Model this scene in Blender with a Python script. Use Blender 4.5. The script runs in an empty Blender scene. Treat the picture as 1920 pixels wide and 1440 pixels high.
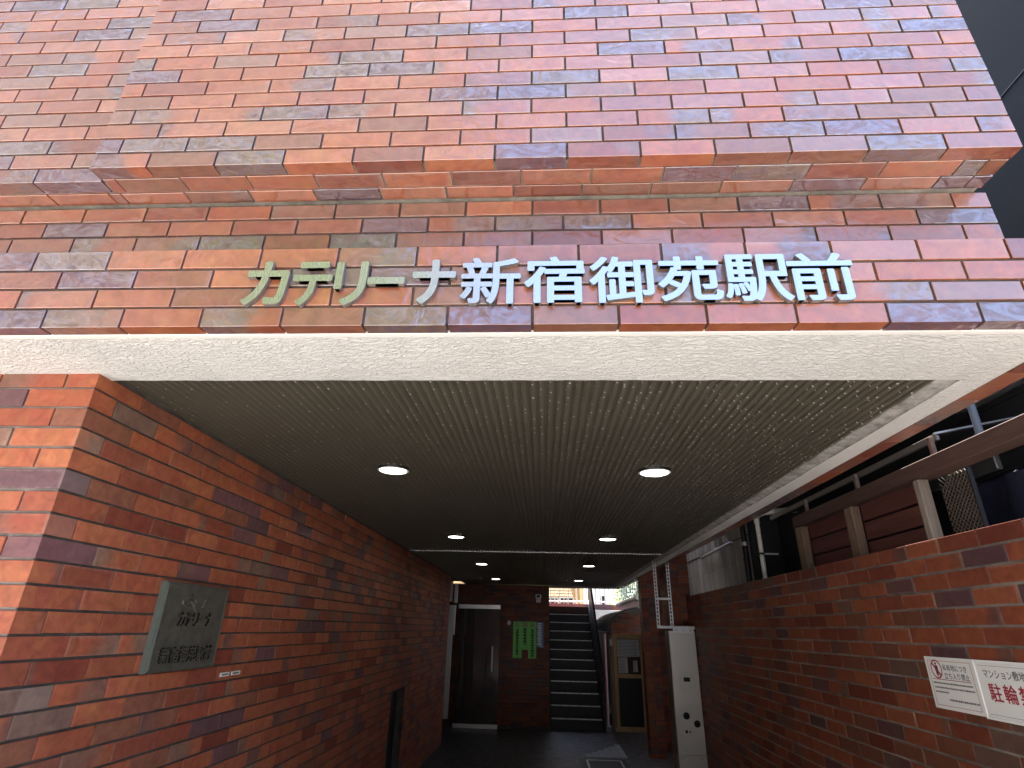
import bpy, math, random
from mathutils import Vector, Matrix

rng = random.Random(11)
SC = bpy.context.scene
COL = SC.collection

# ------------------------------------------------------------------ camera, sky, sun, exposure
cam_d = bpy.data.cameras.new("camera")
cam = bpy.data.objects.new("camera", cam_d)
COL.objects.link(cam)
_f, _yaw, _pit, _rol = 1046.527, -6.21699764e-02, 4.13456897e-01, 2.46704311e-02
_F = Vector((math.sin(_yaw) * math.cos(_pit), math.cos(_yaw) * math.cos(_pit), math.sin(_pit)))
_R = Vector((math.cos(_yaw), -math.sin(_yaw), 0))
_U = _R.cross(_F)
_R, _U = _R * math.cos(_rol) + _U * math.sin(_rol), _U * math.cos(_rol) - _R * math.sin(_rol)
M = Matrix(((_R.x, _U.x, -_F.x), (_R.y, _U.y, -_F.y), (_R.z, _U.z, -_F.z)))
cam.matrix_world = Matrix.Translation((0, 0, 1.70)) @ M.to_4x4()
cam_d.sensor_width = 36.0
cam_d.lens = 36.0 * _f / 1920.0
cam_d.clip_start = 0.05
cam_d.clip_end = 500
SC.camera = cam

SUN_EL, SUN_AZ = 76.0, 12.0          # azimuth from +Y (behind the building) towards +X
W = bpy.data.worlds.new("World")
SC.world = W
W.use_nodes = True
wn = W.node_tree
sky = wn.nodes.new("ShaderNodeTexSky")
sky.sky_type = 'NISHITA'
sky.sun_disc = False
sky.sun_elevation = math.radians(SUN_EL)
sky.dust_density = 3.0
sky.sun_rotation = math.radians(SUN_AZ)
bg = wn.nodes["Background"]
bg.inputs[1].default_value = 0.15
wn.links.new(sky.outputs[0], bg.inputs[0])
sd = bpy.data.lights.new("sun", 'SUN')
sd.energy = 5.0
sd.angle = math.radians(0.5)
sd.color = (1.0, 0.95, 0.88)
sun = bpy.data.objects.new("sun", sd)
COL.objects.link(sun)
_s = Vector((math.sin(math.radians(SUN_AZ)) * math.cos(math.radians(SUN_EL)),
             math.cos(math.radians(SUN_AZ)) * math.cos(math.radians(SUN_EL)), math.sin(math.radians(SUN_EL))))
sun.rotation_euler = _s.to_track_quat('Z', 'Y').to_euler()
sun.location = _s * 30
SC.view_settings.view_transform = 'Standard'
SC.view_settings.look = 'None'
SC.view_settings.exposure = 2.4
SC.view_settings.gamma = 1.0
SC.cycles.max_bounces = 8
SC.cycles.diffuse_bounces = 2
SC.cycles.glossy_bounces = 4
SC.cycles.use_denoising = True
SC.cycles.sample_clamp_indirect = 6

# ------------------------------------------------------------------ helpers
class MB:
    """collects faces and links them as ONE mesh object"""
    def __init__(s):
        s.v, s.f, s.m, s.a, s.uv, s.mats, s.sm = [], [], [], [], [], [], []
    def mi(s, mat):
        if mat not in s.mats: s.mats.append(mat)
        return s.mats.index(mat)
    def face(s, pts, mat, a=(0, 0, 0), uv=None, smooth=False):
        i = len(s.v)
        s.v += [tuple(p) for p in pts]
        s.f.append(tuple(range(i, i + len(pts))))
        s.m.append(s.mi(mat)); s.a.append(a); s.sm.append(smooth)
        s.uv.append(uv or [(0, 0)] * len(pts))
    def shared(s, verts, faces, mat, smooth=True):
        i = len(s.v); k = s.mi(mat)
        s.v += [tuple(p) for p in verts]
        for f in faces:
            s.f.append(tuple(i + q for q in f)); s.m.append(k); s.a.append((0, 0, 0)); s.sm.append(smooth)
            s.uv.append([(0, 0)] * len(f))
    def box(s, x0, x1, y0, y1, z0, z1, mat, b=0.0):
        if b <= 0:
            p = [(x, y, z) for x in (x0, x1) for y in (y0, y1) for z in (z0, z1)]
            for q in ((0, 1, 3, 2), (4, 6, 7, 5), (0, 4, 5, 1), (2, 3, 7, 6), (0, 2, 6, 4), (1, 5, 7, 3)):
                s.face([p[k] for k in q], mat)
        else:                                   # chamfered box: 6 faces, 12 edges, 8 corners
            c = ((x0, x1), (y0, y1), (z0, z1))
            def pt(sx, sy, sz, ax):
                r = []
                for k, q in enumerate((sx, sy, sz)):
                    base = c[k][q]
                    r.append(base if k == ax else base + (b if q == 0 else -b))
                return tuple(r)
            for ax in range(3):
                o = [k for k in range(3) if k != ax]
                for sd_ in (0, 1):
                    loop = []
                    for (i, j) in ((0, 0), (1, 0), (1, 1), (0, 1)):
                        q = [0, 0, 0]; q[ax] = sd_; q[o[0]] = i; q[o[1]] = j
                        loop.append(pt(*q, ax))
                    flip = (sd_ == 0) ^ (ax == 1)
                    s.face(loop[::-1] if flip else loop, mat)
            ctr = Vector([(a + d) / 2 for a, d in c])
            def orient(loop):
                n = (Vector(loop[1]) - Vector(loop[0])).cross(Vector(loop[2]) - Vector(loop[0]))
                m = sum((Vector(q) for q in loop), Vector()) / len(loop) - ctr
                return loop if n.dot(m) > 0 else loop[::-1]
            for e in range(3):
                o = [k for k in range(3) if k != e]
                for i in (0, 1):
                    for j in (0, 1):
                        q0 = [0, 0, 0]; q0[o[0]] = i; q0[o[1]] = j
                        q1 = list(q0); q1[e] = 1
                        s.face(orient([pt(*q0, o[0]), pt(*q1, o[0]), pt(*q1, o[1]), pt(*q0, o[1])]), mat)
            for i in (0, 1):
                for j in (0, 1):
                    for k in (0, 1):
                        s.face(orient([pt(i, j, k, 0), pt(i, j, k, 1), pt(i, j, k, 2)]), mat)
    def tube(s, p0, p1, r, mat, n=12, r1=None, caps=True):
        p0, p1 = Vector(p0), Vector(p1)
        d = (p1 - p0).normalized()
        a = d.orthogonal().normalized(); b = d.cross(a)
        r1 = r if r1 is None else r1
        ring = lambda p, rr: [p + (a * math.cos(t) + b * math.sin(t)) * rr for t in [2 * math.pi * k / n for k in range(n)]]
        v = ring(p0, r) + ring(p1, r1)
        s.shared(v, [(k, (k + 1) % n, n + (k + 1) % n, n + k) for k in range(n)], mat)
        if caps:
            s.face(v[:n][::-1], mat); s.face(v[n:], mat)
    def path(s, pts, r, mat, n=10):
        for i in range(len(pts) - 1): s.tube(pts[i], pts[i + 1], r, mat, n)
        for p in pts[1:-1]: s.ball(p, r, mat)
    def ball(s, c, r, mat, n=10, k=6):
        v = [Vector(c) + Vector((math.sin(math.pi * j / k) * math.cos(2 * math.pi * i / n), math.sin(math.pi * j / k) * math.sin(2 * math.pi * i / n), math.cos(math.pi * j / k))) * r for j in range(k + 1) for i in range(n)]
        s.shared(v, [(j * n + i, (j + 1) * n + i, (j + 1) * n + (i + 1) % n, j * n + (i + 1) % n) for j in range(k) for i in range(n)], mat)
    def prism(s, outline, axis_fn, d0, d1, mat):
        """outline [(a,b)] extruded between d0 and d1; axis_fn(a,b,d) -> xyz"""
        n = len(outline)
        s.face([axis_fn(a, b, d0) for a, b in outline][::-1], mat)
        s.face([axis_fn(a, b, d1) for a, b in outline], mat)
        for i in range(n):
            (a0, b0), (a1, b1) = outline[i], outline[(i + 1) % n]
            s.face([axis_fn(a0, b0, d0), axis_fn(a1, b1, d0), axis_fn(a1, b1, d1), axis_fn(a0, b0, d1)], mat)
    def tile(s, O, U, V, N, u0, u1, v0, v1, depth, mat, seed, b=0.0012, jit=0.0007):
        j = [rng.uniform(-jit, jit) for _ in range(4)]
        P = lambda u, v, n: O + U * u + V * v + N * n
        uvf = lambda u, v: ((u - u0) / 0.0605, (v - v0) / 0.0605)
        oc = [(u0, v0), (u1, v0), (u1, v1), (u0, v1)]
        ic = [(u0 + b, v0 + b), (u1 - b, v0 + b), (u1 - b, v1 - b), (u0 + b, v1 - b)]
        s.face([P(u, v, j[k]) for k, (u, v) in enumerate(ic)], mat, seed, [uvf(u, v) for u, v in ic])
        for k in range(4):
            q = (k + 1) % 4
            s.face([P(*oc[k], j[k] - b), P(*oc[q], j[q] - b), P(*ic[q], j[q]), P(*ic[k], j[k])], mat, seed,
                   [uvf(*oc[k]), uvf(*oc[q]), uvf(*ic[q]), uvf(*ic[k])])
            du, dv = (-depth / 0.0605, 0) if k in (3,) else ((depth / 0.0605, 0) if k == 1 else (0, -depth / 0.0605 if k == 0 else depth / 0.0605))
            a, c = uvf(*oc[k]), uvf(*oc[q])
            s.face([P(*oc[k], -depth), P(*oc[q], -depth), P(*oc[q], j[q] - b), P(*oc[k], j[k] - b)], mat, seed,
                   [(a[0] + du, a[1] + dv), (c[0] + du, c[1] + dv), c, a])
    def build(s, name, parent=None):
        me = bpy.data.meshes.new(name)
        me.from_pydata(s.v, [], s.f)
        for m in s.mats: me.materials.append(m)
        me.polygons.foreach_set("material_index", s.m)
        me.polygons.foreach_set("use_smooth", s.sm)
        at = me.attributes.new("tile", 'FLOAT_VECTOR', 'FACE')
        at.data.foreach_set("vector", [q for a in s.a for q in a])
        uvl = me.uv_layers.new(name="UVMap")
        uvl.data.foreach_set("uv", [q for u in s.uv for p in u for q in p])
        me.update()
        o = bpy.data.objects.new(name, me)
        COL.objects.link(o)
        if parent is not None:
            o.parent = parent
            o.matrix_parent_inverse = Matrix.Translation(-parent.location) if parent.type == 'EMPTY' and parent.parent is None else Matrix()
        return o

def thing(name, label, cat, loc=(0, 0, 0), group=None):
    o = bpy.data.objects.new(name, None)
    COL.objects.link(o); o.location = loc; o.empty_display_size = 0.1
    o['label'] = label; o['category'] = cat
    if group: o['group'] = group
    return o
def tag(o, label, cat, group=None):
    o['label'] = label; o['category'] = cat
    if group: o['group'] = group
    return o
def struct(o):
    o['kind'] = 'structure'; return o
def dup(root, delta, label):
    r = root.copy(); COL.objects.link(r); r.location = root.location + Vector(delta); r['label'] = label
    for ch in list(root.children):
        c = ch.copy(); COL.objects.link(c); c.parent = r; c.matrix_parent_inverse = ch.matrix_parent_inverse.copy()
        for g in list(ch.children):
            d = g.copy(); COL.objects.link(d); d.parent = c
    return r

_glyph = {}
def glyph(ch, off):
    """outline faces of one character, from Blender's built-in font, in a unit box"""
    k = (ch, off)
    if k not in _glyph:
        cu = bpy.data.curves.new("glyph", 'FONT'); cu.body = ch; cu.offset = off; cu.resolution_u = 6
        o = bpy.data.objects.new("glyph", cu); COL.objects.link(o)
        me = bpy.data.meshes.new_from_object(o.evaluated_get(bpy.context.evaluated_depsgraph_get()))
        V = [tuple(v.co) for v in me.vertices]; F = [tuple(p.vertices) for p in me.polygons]
        bpy.data.objects.remove(o); bpy.data.curves.remove(cu); bpy.data.meshes.remove(me)
        _glyph[k] = (V, F)
    return _glyph[k]
def _dirs(n=10):
    return [(0.0, 0.0)] + [(math.cos(2 * math.pi * k / n), math.sin(2 * math.pi * k / n)) for k in range(n)]
def put_glyph(mb, ch, bold, fn, d0, d1, mat, box, side=None):
    """fn(a,b,d)->xyz ; d1 is the front face; box=(a0,a1,b0,b1) the glyph is fitted into; bold = stroke growth in metres"""
    V, F = glyph(ch, 0.0)
    xs = [v[0] for v in V]; ys = [v[1] for v in V]
    e = min(bold, (box[3] - box[2]) * .45)
    sx = (box[1] - box[0] - 2 * bold) / (max(xs) - min(xs)); sy = (box[3] - box[2] - 2 * e) / max(1e-6, max(ys) - min(ys))
    T0 = [(box[0] + bold + (v[0] - min(xs)) * sx, box[2] + e + (v[1] - min(ys)) * sy) for v in V]
    edges = {(f[q], f[(q + 1) % len(f)]) for f in F for q in range(len(f))}
    rim = [(p, q) for (p, q) in edges if (q, p) not in edges]
    st = .00012 if d1 > d0 else -.00012
    for k, (dx, dy) in enumerate(_dirs() if bold else [(0, 0)]):
        T = [(a + dx * bold, b + dy * e) for a, b in T0]; df = d1 + st * k
        mb.shared([fn(a, b, df) for a, b in T], F, mat, False)
        for (p, q) in rim:
            mb.face([fn(*T[p], df), fn(*T[p], d0), fn(*T[q], d0), fn(*T[q], df)], side or mat)
def put_text(mb, txt, bold, fn, d0, d1, mat, a0, b0, h, adv=1.0, aspect=1.0):
    """a run of characters; h = em height, natural glyph placement"""
    a = a0
    for ch in txt:
        V, F = glyph(ch, 0.0)
        if V:
            for k, (dx, dy) in enumerate(_dirs(6)):
                mb.shared([fn(a + v[0] * h * aspect + dx * bold * h, b0 + v[1] * h + dy * bold * h, d1 + .00004 * k) for v in V], F, mat, False)
        a += h * adv * aspect
    return a

# ------------------------------------------------------------------ materials
def mat(name, col=(.5, .5, .5), rough=.6, metal=0.0, **kw):
    m = bpy.data.materials.new(name); m.use_nodes = True
    b = m.node_tree.nodes["Principled BSDF"]
    b.inputs["Base Color"].default_value = (*col, 1)
    b.inputs["Roughness"].default_value = rough
    b.inputs["Metallic"].default_value = metal
    for k, v in kw.items():
        b.inputs[k.replace("_", " ")].default_value = v
    return m
class NT:
    def __init__(s, m):
        s.t = m.node_tree; s.b = s.t.nodes["Principled BSDF"]
    def n(s, typ, **kw):
        x = s.t.nodes.new("ShaderNode" + typ)
        for k, v in kw.items(): setattr(x, k, v)
        return x
    def set(s, sock, val):
        if hasattr(val, "is_output") or isinstance(val, bpy.types.NodeSocket): s.t.links.new(val, sock)
        else: sock.default_value = val
    def math(s, op, a, b=0.0, c=0.0, clamp=False):
        x = s.n("Math", operation=op); x.use_clamp = clamp
        s.set(x.inputs[0], a); s.set(x.inputs[1], b); s.set(x.inputs[2], c)
        return x.outputs[0]
    def mix(s, f, a, b):
        x = s.n("Mix", data_type='RGBA')
        s.set(x.inputs[0], f)
        s.set(x.inputs[6], a if not isinstance(a, tuple) else (*a, 1)); s.set(x.inputs[7], b if not isinstance(b, tuple) else (*b, 1))
        return x.outputs[2]
    def ramp(s, f, stops, interp='LINEAR'):
        x = s.n("ValToRGB"); x.color_ramp.interpolation = interp
        e = x.color_ramp.elements
        while len(e) < len(stops): e.new(0.5)
        for k, (p, c) in enumerate(stops):
            e[k].position = p; e[k].color = (*c, 1) if len(c) == 3 else c
        s.set(x.inputs[0], f); return x.outputs[0]
    def noise(s, vec, scale, detail=2.0, rough=.5, dist=0.0):
        x = s.n("TexNoise"); s.set(x.inputs["Vector"], vec)
        x.inputs["Scale"].default_value = scale; x.inputs["Detail"].default_value = detail
        x.inputs["Roughness"].default_value = rough; x.inputs["Distortion"].default_value = dist
        return x.outputs[0]
    def mapr(s, f, a, b, c, d, smooth=False):
        x = s.n("MapRange"); x.interpolation_type = 'SMOOTHSTEP' if smooth else 'LINEAR'
        s.set(x.inputs[0], f)
        for k, v in enumerate((a, b, c, d)): s.set(x.inputs[k + 1], v)
        return x.outputs[0]
    def vec(s, v, scale=(1, 1, 1), loc=(0, 0, 0)):
        x = s.n("Mapping"); s.set(x.inputs[0], v)
        x.inputs["Scale"].default_value = scale; x.inputs["Location"].default_value = loc
        return x.outputs[0]
    def geo(s): return s.n("NewGeometry").outputs["Position"]
    def bump(s, h, strength, dist, prev=None):
        x = s.n("Bump"); x.inputs["Strength"].default_value = strength; x.inputs["Distance"].default_value = dist
        s.set(x.inputs["Height"], h)
        if prev is not None: s.t.links.new(prev, x.inputs["Normal"])
        return x.outputs[0]
    def base(s, c): s.set(s.b.inputs["Base Color"], c)
    def normal(s, c): s.set(s.b.inputs["Normal"], c)
    def inp(s, n, c): s.set(s.b.inputs[n], c)

def tile_material(name, gloss=1.0, val=1.0, tint=(1, 1, 1)):
    m = mat(name); t = NT(m)
    at = t.n("Attribute", attribute_name="tile", attribute_type='GEOMETRY')
    sp = t.n("SeparateXYZ"); t.set(sp.inputs[0], at.outputs["Vector"])
    R, G, B = sp.outputs
    uvn = t.n("UVMap", uv_map="UVMap").outputs[0]
    su = t.n("SeparateXYZ"); t.set(su.inputs[0], uvn)
    u, v = su.outputs[0], su.outputs[1]
    cb = t.n("CombineXYZ"); t.set(cb.inputs[0], u); t.set(cb.inputs[1], v); t.set(cb.inputs[2], t.math('MULTIPLY', B, 173.0))
    tv = cb.outputs[0]
    pos = t.geo()
    if gloss < .5: R = t.math('POWER', R, 1.2 if val < 1 else 1.7)
    base = t.ramp(R, [(0.0, (.315, .090, .038)), (.16, (.36, .108, .045)), (.30, (.28, .074, .034)), (.44, (.335, .092, .038)),
                      (.57, (.235, .060, .030)), (.65, (.20, .047, .024)), (.71, (.225, .085, .048)), (.82, (.165, .074, .076)), (.88, (.130, .066, .072)), (.93, (.185, .112, .083)), (1.0, (.22, .145, .105))], 'CONSTANT')
    # fire flashing: part of the length of some tiles burnt to a grey brown
    n1 = t.noise(tv, 0.45, 2.0)
    side = t.math('SUBTRACT', t.math('MULTIPLY', t.math('GREATER_THAN', t.math('FRACT', t.math('MULTIPLY', B, 37.0)), .5), 2.0), 1.0)
    uu = t.math('MULTIPLY', t.math('SUBTRACT', t.math('DIVIDE', u, 3.75), .5), side)
    fl = t.mapr(t.math('ADD', t.math('ADD', uu, t.math('MULTIPLY', t.math('SUBTRACT', n1, .5), 1.1)), t.mapr(G, .6, 1.0, -1.0, .25)), -.18, .22, 0.0, 1.0, True)
    burnt = t.ramp(t.math('FRACT', t.math('MULTIPLY', B, 11.0)), [(0, (.14, .074, .064)), (.4, (.17, .10, .074)), (.7, (.185, .125, .09))], 'CONSTANT')
    c = t.mix(t.math('MULTIPLY', fl, .78), base, burnt)
    # pooled glaze: contour-like swirls, strongest on the dark tiles
    sw = t.noise(t.vec(tv, (.75, 1.3, 1)), .9, 1.5, .5, 2.6)
    ring = t.math('PINGPONG', t.math('MULTIPLY', sw, 5.0), 1.0)
    dk0 = t.math('MAXIMUM', t.mapr(R, .815, .82, 0, 1), t.math('MULTIPLY', fl, .7))
    if gloss > .5:
        c = t.mix(t.math('MULTIPLY', dk0, t.mapr(ring, .45, .95, 0, .34, True)), c, (.20, .165, .20))
        c = t.mix(t.math('MULTIPLY', dk0, t.mapr(ring, .0, .25, .28, 0, True)), c, (.055, .032, .05))
    # mottling
    n2 = t.noise(tv, 1.4, 4.0, .6, .8)
    hs = t.n("HueSaturation"); t.set(hs.inputs["Color"], c); t.set(hs.inputs["Value"], t.mapr(n2, .2, .8, (.66 if gloss < .5 else .62) * val, (1.34 if gloss < .5 else 1.24) * val))
    t.set(hs.inputs["Hue"], t.mapr(t.noise(tv, .7, 2.0), .3, .7, .493, .507))
    c = hs.outputs[0]
    if gloss < .5:
        hs.inputs['Saturation'].default_value = .96
        mm = t.n('Mix', data_type='RGBA', blend_type='MULTIPLY'); mm.inputs[0].default_value = 1; t.set(mm.inputs[6], c); mm.inputs[7].default_value = (*tint, 1); c = mm.outputs[2]
    fine = t.noise(t.vec(tv, (1, 1, 1)), 17.0, 4.0, .75)
    c = t.mix(t.mapr(fine, .58, .76, 0, .5), c, (.09, .045, .035))
    # lime bloom creeping in from the tile edges on some tiles
    eu = t.math('MINIMUM', u, t.math('SUBTRACT', 3.75, u)); ev = t.math('MINIMUM', v, t.math('SUBTRACT', 1.0, v))
    ed = t.math('MINIMUM', eu, ev)
    bl = t.math('MULTIPLY', t.mapr(t.math('ADD', ed, t.math('MULTIPLY', t.noise(tv, 3.0, 4.0, .65), .35)), .14, .30, 1.0, 0.0, True), t.mapr(t.math('FRACT', t.math('MULTIPLY', B, 91.0)), .7, 1.0, 0.0, .22))
    c = t.mix(bl, c, (.40, .33, .28))
    t.base(c)
    # glaze: dark tiles and flashed areas carry a smoother, pooled glaze
    dark = t.math('MAXIMUM', t.mapr(R, .815, .82, 0, 1), fl)
    t.inp("Roughness", t.mapr(n2, .2, .8, .30, .50) if gloss > .5 else t.mapr(n2, .2, .8, .50, .75))
    t.inp("Specular IOR Level", .5 if gloss > .5 else .3)
    cw = t.math('ADD', t.math('MULTIPLY', dark, t.mapr(ring, .1, .9, .45, 1.0)), t.math('MULTIPLY', t.math('SUBTRACT', 1.0, dark), t.mapr(t.math('FRACT', t.math('MULTIPLY', B, 53.0)), .2, 1.0, .6, 1.0)), clamp=True)
    t.inp("Coat Weight", t.math('MULTIPLY', cw, gloss))
    t.inp("IOR", 1.6 if gloss > .5 else 1.45)
    t.inp("Coat Roughness", t.mapr(t.math('ADD', t.math('MULTIPLY', ring, .5), t.math('MULTIPLY', t.math('SUBTRACT', 1.0, dark), .5)), 0, 1, .06, .24))
    t.inp("Coat IOR", t.mapr(dark, 0, 1, 2.1, 2.35))
    tint = t.mix(t.math('MULTIPLY', dark, ring), (1.0, 1.0, 1.0), (.80, .80, 1.0))
    t.inp("Coat Tint", tint)
    nb = t.bump(t.noise(tv, .8, 1.0), .5, .006)
    nb = t.bump(fine, .35, .0014, nb)
    t.normal(nb)
    cn = t.bump(t.noise(tv, .9, 1.5, .5, 1.2), .55, .007)
    t.inp("Coat Normal", cn)
    return m

TILE = tile_material("glazed_tile")
TILE_M = tile_material("matte_tile", .07, 1.18, (1, .94, .95))
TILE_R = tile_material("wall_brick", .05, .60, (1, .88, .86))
def mortar(name, a, b, sc=9.0):
    m = mat(name, rough=.9); t = NT(m); p = t.geo()
    n = t.noise(p, sc, 5.0, .7); t.base(t.mix(t.mapr(n, .3, .7, 0, 1), a, b))
    t.normal(t.bump(t.noise(p, 160.0, 3.0), .6, .003)); return m
MORT = mortar("mortar", (.05, .042, .037), (.115, .098, .086))
MORT_P = mortar("mortar_pale", (.14, .12, .10), (.42, .37, .31))
MORT_R = mortar("mortar_old", (.045, .04, .036), (.27, .23, .20), 3.2)
MORT_L = mortar("mortar_grey", (.13, .11, .10), (.33, .29, .26))

STUC = mat("stucco", rough=.85); t = NT(STUC); p = t.geo()
sv = t.vec(p, (34, 80, 75))
n1 = t.noise(sv, 1.0, 3.0, .55, 1.2); n2 = t.noise(p, 3.2, 3.0)
t.base(t.mix(t.mapr(n2, .3, .75, 0, 1), (.79, .765, .72), (.68, .66, .62)))
h = t.mapr(n1, .40, .62, 0, 1, True)
t.normal(t.bump(t.noise(p, 420.0, 2.0), .25, .002, t.bump(h, .8, .006)))
STUC_S = mat("smooth_paint", (.82, .79, .73), .6)
DIRTY = mat("dirty_plaster", rough=.9); t = NT(DIRTY); p = t.geo()
t.base(t.mix(t.mapr(t.noise(p, 14, 5, .7), .35, .65, 0, 1), (.20, .185, .17), (.50, .47, .43))); t.normal(t.bump(t.noise(p, 60, 4), .7, .006))

SOFF = mat("soffit_bronze", rough=.42); t = NT(SOFF); p = t.geo()
vo = t.n("TexVoronoi", feature='F1', voronoi_dimensions='2D'); t.set(vo.inputs["Vector"], t.vec(p, (29.85, 23, 1))); vo.inputs["Randomness"].default_value = .8; vo.inputs["Scale"].default_value = 1.0
vs = t.n("SeparateColor"); t.set(vs.inputs[0], vo.outputs["Color"])
dot = t.math('MULTIPLY', t.math('LESS_THAN', vo.outputs["Distance"], t.mapr(vs.outputs[0], .25, 1, 0.0, .115)), 1.0)
nn = t.noise(p, 5.0, 4.0, .6)
t.base(t.mix(dot, t.mix(t.mapr(nn, .3, .7, 0, 1), (.094, .082, .059), (.114, .099, .073)), (.62, .59, .54)))
t.inp("Metallic", t.math('MULTIPLY', t.math('SUBTRACT', 1.0, dot), .15))
wv = t.noise(t.vec(p, (60, 55, 10)), 1.0, 2.0, .6)
t.normal(t.bump(wv, .2, .0012))

def steel(name, col, rough, streak=(3, 3, 220), amt=.08, metal=1.0):
    m = mat(name, col, rough, metal); t = NT(m); p = t.geo()
    n = t.noise(t.vec(p, streak), 1.0, 3.0, .6)
    t.inp("Roughness", t.mapr(n, .2, .8, max(.05, rough - amt), rough + amt))
    t.normal(t.bump(t.noise(p, 4.0, 2.0), .08, .01)); return m
STEEL = steel("polished_steel", (.60, .60, .615), .26, (120, 3, 3), .06)
STEEL_S = mat("steel_side", (.30, .28, .26), .45, .8)
SATIN = steel("satin_steel", (.50, .485, .46), .30, (300, 60, 1.2), .03)
t = NT(SATIN); p = t.geo()                      # buffing marks round the cut-outs
rr_ = None
for c_, r_ in (((1.61, 7.2, 1.20), .105), ((1.61, 7.2, .75), .24)):
    dn = t.n("VectorMath", operation='DISTANCE'); t.set(dn.inputs[0], p); dn.inputs[1].default_value = c_
    q_ = t.math('MULTIPLY', t.mapr(dn.outputs["Value"], r_ - .012, r_ + .012, 1, 0, True), t.mapr(dn.outputs["Value"], r_ * .45, r_ * .6, .45, 1, True))
    rr_ = q_ if rr_ is None else t.math('MAXIMUM', rr_, q_)
t.inp("Roughness", t.math('ADD', t.mapr(rr_, 0, 1, .33, .50), t.math('MULTIPLY', t.noise(t.vec(p, (2, 2, 5)), 1.0, 2.0), .10)))
for l_ in list(t.t.links):
    if l_.to_socket == t.b.inputs['Normal']: t.t.links.remove(l_)
ALU = mat("aluminium", (.75, .76, .77), .38, .9)
GALV = steel("galvanised_steel", (.62, .63, .64), .45, (30, 30, 30), .15, .9)
DKMET = mat("dark_metal", (.025, .025, .028), .4, .6)
BLACK = mat("black", (.012, .012, .014), .6)
INK = mat("black_ink", (.03, .03, .035), .7)
REDI = mat("crimson_ink", (.33, .02, .045), .6)
WHITEP = mat("white_panel", (.78, .77, .75), .45)
PAPER = mat("paper", (.72, .73, .74), .8)
PVC = mat("white_pvc", rough=.4); t = NT(PVC); t.base(t.mix(t.mapr(t.noise(t.geo(), 12, 4), .45, .75, 0, 1), (.68, .66, .60), (.42, .38, .32)))
BLUEPIPE = mat("blue_grey_paint", (.14, .18, .23), .5)
GREEN = mat("green_paper", (.22, .72, .17), .5)
GREEN2 = mat("dark_green_ink", (.015, .10, .02), .6)
OLIVE = mat("olive_paper", (.32, .42, .18), .6)
BLUE = mat("blue_board", (.10, .18, .40), .4)
LBLUE = mat("pale_lettering", (.72, .78, .86), .5)
NAVY = mat("navy_tarp", rough=.75); t = NT(NAVY); p = t.geo()
t.base(t.mix(t.noise(p, 3, 3), (.008, .010, .028), (.012, .015, .045))); t.normal(t.bump(t.noise(p, 7, 3), .5, .03))
LATT = mat("lattice", (.075, .06, .045), .7)
GLASS = mat("tinted_glass", (.10, .09, .09), .04, 0, IOR=1.9, Alpha=.5); 
PINK = mat("salmon_paint", (.75, .40, .39), .45)
MAROON = mat("maroon_paint", (.10, .035, .03), .5)
BRONZE = mat("cast_bronze", rough=.5, metal=.35); t = NT(BRONZE); p = t.geo()
t.base(t.mix(t.mapr(t.noise(p, 22, 4, .6), .3, .7, 0, 1), (.095, .087, .071), (.155, .145, .118)))
t.normal(t.bump(t.noise(p, 120, 3, .6), .35, .003))
BRONZE_E = mat("verdigris_edge", rough=.6, metal=.15); t = NT(BRONZE_E); t.base(t.mix(t.noise(t.geo(), 40, 3), (.09, .105, .085), (.15, .17, .14)))
BRONZE_D = mat("dark_bronze", (.022, .020, .016), .4, .5)

def wood(name, a, b, rough=.65, sc=(4, 4, 40)):
    m = mat(name, rough=rough); t = NT(m); p = t.geo()
    n = t.noise(t.vec(p, sc), 1.0, 4.0, .6, .6)
    t.base(t.mix(t.mapr(n, .3, .7, 0, 1), a, b)); t.normal(t.bump(n, .3, .004)); return m
WOODB = wood("brown_fence_paint", (.050, .026, .020), (.088, .047, .036), .6, (40, 4, 40))
WOODS = wood("brown_slat_paint", (.07, .022, .018), (.12, .042, .033), .6, (40, 3, 60))
WOODP = wood("weathered_post", (.12, .075, .048), (.22, .15, .105), .7, (60, 60, 5))
WOODG = wood("grey_post", (.17, .14, .115), (.25, .215, .185), .7, (60, 60, 5))
WOODL = wood("light_timber", (.50, .31, .15), (.66, .45, .24), .6, (50, 50, 4))
RUST = mat("rust_metal", rough=.7, metal=.3); t = NT(RUST); t.base(t.mix(t.noise(t.geo(), 25, 4), (.10, .06, .045), (.30, .22, .17)))
SIDING = mat("charcoal_siding", rough=.9, Specular_IOR_Level=.15); t = NT(SIDING); p = t.geo()
t.base(t.mix(t.noise(p, 1.3, 4), (.022, .025, .029), (.032, .035, .040))); t.normal(t.bump(t.noise(p, 240, 2), .25, .002))
CONC = mat("formed_concrete", rough=.85); t = NT(CONC); p = t.geo()
st = t.noise(t.vec(p, (1, 7, .7)), 1.0, 5.0, .65)
t.base(t.mix(t.mapr(st, .38, .68, 0, 1), (.40, .40, .37), (.19, .18, .165))); t.normal(t.bump(t.noise(p, 30, 5, .7), .4, .006))
PAVER = mat("light_paver", rough=.9); t = NT(PAVER); p = t.geo()  # light pavers, tone raised so the street bounces more light upward
t.base(t.mix(t.noise(p, 60, 4, .7), (.36, .355, .34), (.46, .45, .43))); t.normal(t.bump(t.noise(p, 200, 2), .4, .004))
PAVE = mat("pavement_concrete", rough=.85); t = NT(PAVE); p = t.geo()
t.base(t.mix(t.noise(p, 3, 5, .6), (.36, .345, .32), (.50, .485, .45)))
FLOOR = mat("dark_floor_tile", rough=.4); t = NT(FLOOR); p = t.geo()
br = t.n("TexBrick"); t.set(br.inputs["Vector"], t.vec(p, (1, 1, 1)))
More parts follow.
